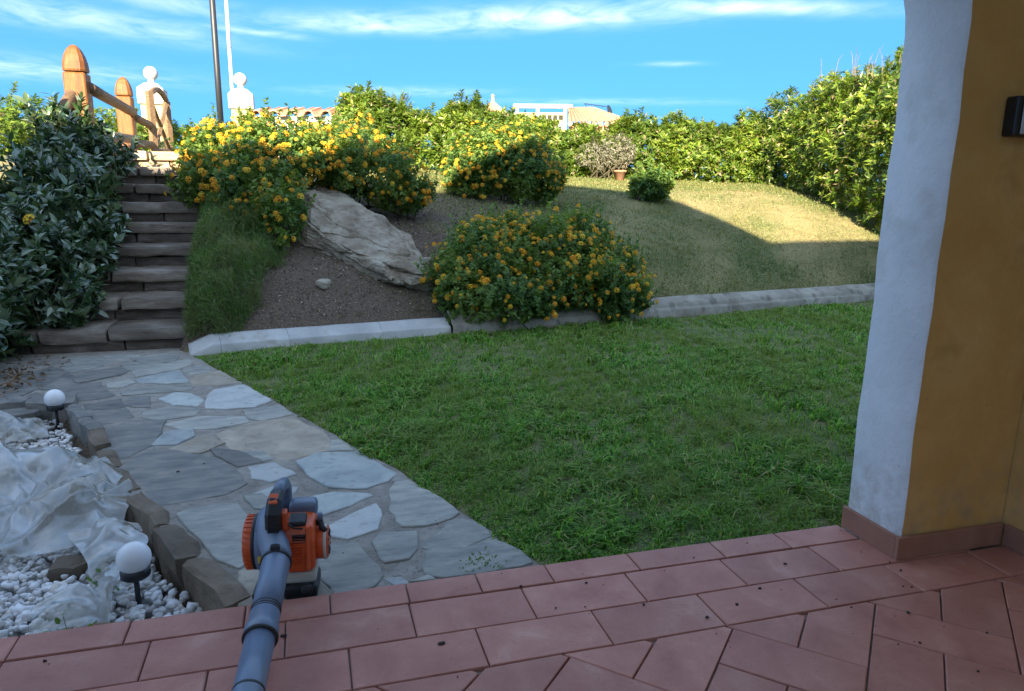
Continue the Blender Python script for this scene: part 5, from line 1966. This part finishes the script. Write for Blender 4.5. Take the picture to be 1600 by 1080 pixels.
props(obj('rock', block((-2.22, 1.92, -0.100), (.26, .14, .12), R(20), 92, .03, 3, .3), MT['edge']), 'brown rock lying on the plastic below the far lamp', 'rock')
props(obj('rock', block((-1.43, .625, -.135), (.13, .09, .07), R(-10), 93, .035, 3, .3), MT['edge']), 'flat brown rock on the pebbles in front of the plastic heap', 'rock')

# ---------------------------------------------------------------- globe lamps
gl1 = thing('globe_lamp', 'near white globe garden lamp on a thin black stake', 'garden lamp', (-1.150, .300, -.145), 'globe garden lamps in the gravel')
b = bmesh.new()
add_lathe(b, [(.0085, -.08), (.0085, .135), (.0, .136)], 10)
lobj('stake', b, MT['black_plastic'], gl1, True)
b = bmesh.new()
add_lathe(b, [(.012, .118), (.040, .124), (.044, .128), (.044, .150), (.038, .156), (.0, .156)], 28)
lobj('collar', b, MT['black_plastic'], gl1, True)
b = bmesh.new()
bmesh.ops.create_uvsphere(b, u_segments=36, v_segments=20, radius=.051)
bmesh.ops.translate(b, vec=(0, 0, .188), verts=b.verts)
lobj('globe', b, MT['globe'], gl1, True)
gl2 = copy_tree(gl1)
gl2.location = (-1.955, 2.335, -.15)
gl2['label'] = 'far white globe garden lamp half sunk beside the dark stone ledge'

# ---------------------------------------------------------------- weeds at the porch edge and path crack
def little_plant(name, label, c, n, L, Wd, mat, seed, rad=.05, h=.05):
    r__ = np.random.default_rng(seed)
    P_ = np.array(c) + np.stack([r__.normal(0, rad, n), r__.normal(0, rad * .7, n), r__.uniform(0, h, n)], 1)
    D_ = unit(r__.normal(0, .7, (n, 3)) + np.array([0, -.2, .6]))
    V_, F_ = leaves_np(P_, D_, unit(r__.normal(0, .3, (n, 3)) + np.array([0, -.3, 1])), L * r__.uniform(.6, 1.3, n), Wd * r__.uniform(.7, 1.2, n), .2, .15, True)
    t__ = thing(name, label, 'weed', c)
    link('leaves', np_mesh('leaves', V_, F_), t__, mat)
    b_ = bmesh.new()
    for p in P_[:max(4, n // 3)]:
        add_tube(b_, [(c[0] + r__.normal(0, rad * .4), c[1] + r__.normal(0, rad * .3), c[2] - .02), tuple(p)], [.0015, .001], 3)
    obj('stalks', b_, MT['stem'], t__)
    return t__


little_plant('clover_plant', 'round leaved clover seedling at the porch edge in the left corner', (-1.375, .045, -.15), 26, .026, .024, MT['lantana'], 81, .045, .09)
little_plant('sprout', 'thin dark sprout growing between pebbles and plastic at the porch edge', (-1.275, .10, -.14), 22, .030, .014, MT['lantana'], 82, .035, .12)
little_plant('sprout', 'leafy sprout poking through the plastic beside the near lamp', (-1.255, .37, -.11), 14, .022, .012, MT['lantana'], 83, .03, .08)
little_plant('moss_tuft', 'tuft of moss and weed in the path crack near the porch edge', (-.055, .135, -.045), 90, .014, .007, MT['weed'], 84, .045, .012)
little_plant('spiky_plant', 'spiky leaved plant poking out of the plastic at the far left', (-2.45, 1.93, -.15), 40, .16, .010, MT['shrub'], 85, .08, .10)

# ---------------------------------------------------------------- dry leaves under the shrub and debris on the tiles
n_ = 900
x = r_.normal(-2.75, .28, n_)
y = r_.normal(3.05, .28, n_)
ok = (x < -2.2)
x, y = x[ok], y[ok]
n_ = len(x)
P = np.stack([x, y, -.03 + r_.uniform(0, .03, n_)], 1)
D = unit(np.concatenate([r_.normal(size=(n_, 2)), r_.normal(0, .35, (n_, 1))], 1))
V, F = leaves_np(P, D, unit(r_.normal(0, .4, (n_, 3)) + np.array([0, 0, 1])), r_.uniform(.03, .07, n_), r_.uniform(.012, .025, n_), .2, .2)
props(link('dead_leaves', np_mesh('dead_leaves', V, F), None, leafy('brown_dead_leaf', [(.10, .055, .03), (.18, .10, .05), (.25, .17, .10), (.12, .08, .05)], .8, .2, .1)), 'brown dead leaves fallen under the dark shrub', 'dead leaves', kind='stuff')
n_ = 130
x = np.concatenate([r_.uniform(-.4, 1.35, 70), r_.uniform(-1.3, 1.4, 25), r_.uniform(-1.2, .1, 35)])
y = np.concatenate([r_.uniform(-.9, -.03, 70), r_.uniform(-.5, -.02, 25), r_.uniform(.1, 2.0, 35)])
ok = (y < 0) | ((x > path_left(np.clip(y, .12, 2.4)) + .12) & (x < path_right(y)))
x, y = x[ok], y[ok]
n_ = len(x)
sz = np.clip(r_.gamma(1.6, .0013, n_), .0008, .0065)
z0_ = np.where(y < 0, .005, -.029)
P = (IV[None] * (1 + .2 * r_.normal(size=(n_, len(IV), 1)))) * (sz[:, None, None] * np.stack([r_.uniform(.8, 1.6, n_), np.ones(n_), r_.uniform(.4, .8, n_)], 1)[:, None]) + np.stack([x, y, z0_ + sz * .3], 1)[:, None]
F = (IF[None] + (np.arange(n_) * len(IV))[:, None, None]).reshape(-1, 4)
props(link('debris', np_mesh('debris', P.reshape(-1, 3), F), None, plain('dark_debris', (.030, .022, .018), .9)), 'dark seeds and crumbs scattered on the porch tiles', 'debris', kind='stuff')

# ================================================================ leaf blower
BL = Vector((-.676, .125, -.032))
bl = thing('leaf_blower', 'orange and grey petrol leaf blower standing on the flagstones', 'leaf blower', BL)
bl.rotation_euler = (0, 0, R(-7))
# own frame: X to the right (fan axis), -Y along the blowing tube, Z up


def sm(o):
    return o


# fan housing: volute drawn as a drum with a snail outlet
b = bmesh.new()
T = axis_matrix((-.090, .0, .128), (1, 0, 0))
add_lathe(b, [(.060, .0), (.098, .004), (.108, .014), (.110, .030), (.106, .056), (.092, .074), (.05, .080), (0, .081)], 40, T)
hsg = lobj('fan_housing', b, MT['grey_plastic'], bl, True)
hsg.scale = (1, .84, .84)
hsg.location = (0, 0, .0575)
b = bmesh.new()
cs = []
path_ = [((-.047, .050, .222), .036, .040), ((-.049, .010, .232), .040, .044), ((-.047, -.030, .226), .041, .048), ((-.037, -.072, .210), .042, .050), ((-.020, -.108, .196), .042, .045), ((-.010, -.140, .186), .041, .042), ((-.008, -.165, .182), .040, .040)]
rings = []
for i_, (c_, a, e_) in enumerate(path_):
    p0 = Vector(path_[max(i_ - 1, 0)][0])
    p1 = Vector(path_[min(i_ + 1, len(path_) - 1)][0])
    d = (p1 - p0).normalized()
    xx = Vector((1, 0, 0))
    xx = (xx - d * xx.dot(d)).normalized()
    yy = d.cross(xx)
    rings.append([b.verts.new(Vector(c_) + xx * a * math.cos(2 * math.pi * k / 24) + yy * e_ * math.sin(2 * math.pi * k / 24)) for k in range(24)])
for a, c_ in zip(rings, rings[1:]):
    for k in range(24):
        b.faces.new((a[k], a[(k + 1) % 24], c_[(k + 1) % 24], c_[k]))
b.faces.new(rings[0])
b.faces.new(rings[-1])
fan_out = lobj('outlet', b, MT['grey_plastic'], bl, True)
# orange intake guard on the left
b = bmesh.new()
T = axis_matrix((-.122, .0, .124), (1, 0, 0))
add_lathe(b, [(0, .0), (.060, -.004), (.088, .0), (.098, .010), (.100, .030), (.096, .034), (.085, .034)], 40, T)
guard = lobj('intake_guard', b, MT['orange'], bl, True)
for k in range(30):
    a = 2 * math.pi * k / 30
    b = bmesh.new()
    add_box(b, (-.1065, .1005 * math.cos(a), .124 + .1005 * math.sin(a)), (.022, .0055, .006), Matrix.Rotation(a, 3, 'X'))
    lobj('rib', b, MT['orange'], guard)
b = bmesh.new()
add_lathe(b, [(.099, .0), (.1045, .003), (.1045, .009), (.099, .012)], 40, axis_matrix((-.0965, .0, .124), (1, 0, 0)))
lobj('guard_rim', b, MT['black_plastic'], guard, True)
guard.scale = (1, .80, .80)
guard.location = (0, 0, .0658)
# engine shroud on the right
b = bmesh.new()
out2 = [(-.078, .055), (-.086, .10), (-.084, .175), (-.060, .222), (.02, .232), (.070, .205), (.078, .12), (.070, .060), (.02, .045)]
cols_ = []
for x_, f_ in ((-.012, .93), (.0, 1.0), (.055, 1.0), (.078, .96), (.088, .86)):
    cols_.append([b.verts.new((x_, y_ * f_, .14 + (z_ - .14) * f_)) for y_, z_ in out2])
for a, c_ in zip(cols_, cols_[1:]):
    for k in range(len(out2)):
        b.faces.new((a[k], a[(k + 1) % len(out2)], c_[(k + 1) % len(out2)], c_[k]))
b.faces.new(cols_[0])
b.faces.new(cols_[-1][::-1])
shroud = lobj('engine_cover', b, MT['orange'], bl)
bv = shroud.modifiers.new('soft', 'BEVEL')
bv.width = .006
bv.segments = 2
bv.limit_method = 'ANGLE'
for k in range(4):
    b = bmesh.new()
    add_box(b, (.045, -.0800 + .0098 * k * 0, .196 - .0085 * k), (.040, .010, .0036), bevel=.001)
    lobj('vent_slot', b, MT['black_plastic'], shroud)
for k in range(8):
    b = bmesh.new()
    add_box(b, (.024, -.0855, .158 - .0095 * k), (.060, .007, .0040), bevel=.001)
    lobj('cooling_fin', b, MT['orange'], shroud)
b = bmesh.new()
add_box(b, (.070, -.062, .145), (.012, .06, .15), Matrix.Rotation(R(-12), 3, 'X'), bevel=.005, seg=2)
lobj('shroud_ridge', b, MT['orange'], shroud)
b = bmesh.new()
add_box(b, (.038, -.036, .244), (.052, .052, .022), Matrix.Rotation(R(18), 3, 'X'), bevel=.008, seg=2)
lobj('exhaust_recess', b, MT['black_plastic'], bl)
shroud.scale = (1, 1, .86)
shroud.location = (0, 0, .0463)
# recoil starter on the right
b = bmesh.new()
add_lathe(b, [(.066, .0), (.070, .006), (.070, .030), (.064, .038), (.0, .040)], 32, axis_matrix((.084, .005, .135), (1, 0, 0)))
st_ = lobj('starter_cover', b, MT['orange'], bl, True)
b = bmesh.new()
add_lathe(b, [(.0705, .0), (.0735, .002), (.0735, .008), (.0705, .010)], 32, axis_matrix((.108, .005, .135), (1, 0, 0)))
lobj('starter_rim', b, MT['off_white'], st_, True)
st_.scale = (1, .74, .74)
st_.location = (0, .001, .0491)
# air filter, spark plug boot and choke at the upper right
b = bmesh.new()
add_box(b, (.045, .050, .246), (.085, .060, .055), bevel=.016, seg=3)
lobj('air_filter_cover', b, MT['grey_plastic'], bl, True)
b = bmesh.new()
add_tube(b, [(.086, -.005, .215), (.100, -.008, .232), (.104, -.012, .205), (.118, -.020, .196)], [.010, .012, .010, .008], 10)
lobj('spark_boot', b, MT['black_plastic'], bl, True)
b = bmesh.new()
add_tube(b, [(.100, -.010, .232), (.101, -.012, .252)], [.010, .008], 10)
lobj('choke_knob', b, MT['grey_plastic'], bl, True)
# seams, screws and small fittings
b = bmesh.new()
add_lathe(b, [(.1095, .0), (.1118, .0015), (.1118, .0045), (.1095, .006)], 44, axis_matrix((-.0600, .0, .128), (1, 0, 0)))
lobj('housing_seam', b, MT['black_plastic'], hsg, True)
for k in range(6):
    a = 2 * math.pi * k / 6 + .35
    b = bmesh.new()
    add_lathe(b, [(.0055, -.012), (.0055, .004), (.0035, .005), (0, .005)], 10, axis_matrix((-.060, .113 * math.cos(a), .128 + .113 * math.sin(a)), (0, -.35, .2)))
    lobj('screw_boss', b, MT['grey_plastic'], hsg)
for (x_, y_, z_) in ((.006, -.0868, .190), (.072, -.0775, .190), (.006, -.080, .076), (.070, -.074, .078)):
    b = bmesh.new()
    add_lathe(b, [(.0042, 0), (.0042, .003), (.0022, .0034), (0, .002)], 10, axis_matrix((x_, y_, z_), (0, -1, 0)))
    lobj('screw', b, MT['steel'], shroud)
for k in range(10):
    a = 2 * math.pi * k / 10
    b = bmesh.new()
    add_box(b, (.1235, .005 + .040 * math.cos(a), .135 + .040 * math.sin(a)), (.004, .026, .006), Matrix.Rotation(a, 3, 'X'), bevel=.001)
    lobj('starter_slot', b, MT['black_plastic'], st_)
b = bmesh.new()
add_lathe(b, [(.016, 0), (.018, .002), (.018, .012), (.015, .015), (0, .015)], 16, axis_matrix((.060, -.082, .040), (.2, -1, .25)))
lobj('fuel_cap', b, MT['black_plastic'], bl, True)
b = bmesh.new()
add_tube(b, [(.086, -.02, .205), (.060, -.060, .226), (.030, -.075, .238), (.004, -.078, .262)], .0032, 6)
lobj('throttle_cable', b, MT['black_plastic'], bl, True)
# tank and foot
b = bmesh.new()
add_box(b, (.038, -.004, .066), (.095, .115, .040), bevel=.010, seg=2)
lobj('tank_neck', b, MT['off_white'], bl)
b = bmesh.new()
add_box(b, (.040, -.016, .025), (.100, .125, .048), bevel=.012, seg=3)
lobj('fuel_tank', b, MT['black_plastic'], bl)
b = bmesh.new()
add_box(b, (-.070, .0, .012), (.070, .13, .024), bevel=.008, seg=2)
lobj('foot', b, MT['black_plastic'], bl)
# handle: grip arched over the housing
sec = [(-.55, -1), (.55, -1), (1, -.55), (1, .55), (.55, 1), (-.55, 1), (-1, .55), (-1, -.55)]
b = bmesh.new()
add_tube(b, [(-.026, -.070, .205), (-.024, -.088, .245), (-.022, -.092, .285), (-.020, -.074, .310), (-.018, -.03, .318)], [.021, .022, .0225, .021, .019], sec=sec)
hd = lobj('handle', b, MT['black_plastic'], bl)
b = bmesh.new()
add_tube(b, [(-.018, -.034, .318), (-.016, .02, .322), (-.014, .07, .312), (-.014, .098, .285), (-.016, .100, .240), (-.018, .085, .205)], [.019, .0185, .0185, .019, .020, .021], 14)
lobj('rear_grip', b, MT['grey_plastic'], hd, True)
b = bmesh.new()
add_box(b, (-.021, -.078, .3245), (.026, .036, .010), Matrix.Rotation(R(32), 3, 'X'), bevel=.003)
lobj('throttle_lock', b, MT['orange'], hd)
b = bmesh.new()
add_box(b, (.006, -.070, .255), (.018, .030, .060), Matrix.Rotation(R(8), 3, 'X'), bevel=.005, seg=2)
lobj('trigger', b, MT['orange'], hd)
b = bmesh.new()
add_box(b, (-.048, -.062, .232), (.060, .030, .008), bevel=.003)
lobj('handle_mount', b, MT['black_plastic'], bl)
for k in range(4):
    b = bmesh.new()
    add_box(b, (-.0225, -.1105 + .0006 * k, .235 + .016 * k), (.034, .004, .004), bevel=.001)
    lobj('grip_rib', b, MT['black_plastic'], hd)
hd.location = (0, 0, .010)
# blowing tube
P0, P1, P2, P3 = Vector((-.008, -.160, .182)), Vector((-.003, -.385, .152)), Vector((-.001, -.470, .140)), Vector((.010, -1.02, .072))


def pipe(name, a, c_, prof_, mt_, parent):
    b_ = bmesh.new()
    d_ = (c_ - a)
    L_ = d_.length
    add_lathe(b_, [(r__, t__ * L_) for r__, t__ in prof_], 32, axis_matrix(a, d_))
    return lobj(name, b_, mt_, parent, True)


upper = pipe('upper_tube', P0, P1, [(.0395, 0), (.0400, .02), (.0375, .5), (.0370, 1)], MT['pipe_plastic'], bl)
pipe('tube_clamp', P0 + (P1 - P0) * .02, P0 + (P1 - P0) * .065, [(.0395, 0), (.0435, .1), (.0435, .9), (.0395, 1)], MT['black_plastic'], bl)
b = bmesh.new()
add_box(b, P0 + Vector((0, -.010, .046)), (.026, .018, .016), bevel=.003)
lobj('clamp_screw', b, MT['black_plastic'], bl)
for k in range(3):
    t_ = .905 + .042 * k
    pipe('ring', P0 + (P1 - P0) * t_, P0 + (P1 - P0) * (t_ + .017), [(.0370, 0), (.0388, .3), (.0388, .7), (.0370, 1)], MT['black_plastic'], upper)
pipe('coupling', P1, P2, [(.0360, 0), (.0385, .02), (.0385, .55), (.0425, .62), (.0430, .95), (.0395, 1.0)], MT['pipe_plastic'], bl)
pipe('coupling_ring', P1 + (P2 - P1) * .93, P1 + (P2 - P1) * 1.03, [(.0420, 0), (.0437, .2), (.0437, .8), (.040, 1)], MT['black_plastic'], bl)
lower = pipe('nozzle', P2, P3, [(.0365, 0), (.0360, .3), (.0350, .45), (.0335, .8), (.0330, 1)], MT['pipe_plastic'], bl)
pipe('seam', P2 + (P3 - P2) * .30, P2 + (P3 - P2) * .315, [(.0362, 0), (.0368, .2), (.0368, .8), (.0360, 1)], MT['black_plastic'], lower)
b = bmesh.new()
add_box(b, (-.066, -.0905, .150), (.016, .003, .022), bevel=.0008)
lobj('sticker', b, MT['yellow_print'], bl)
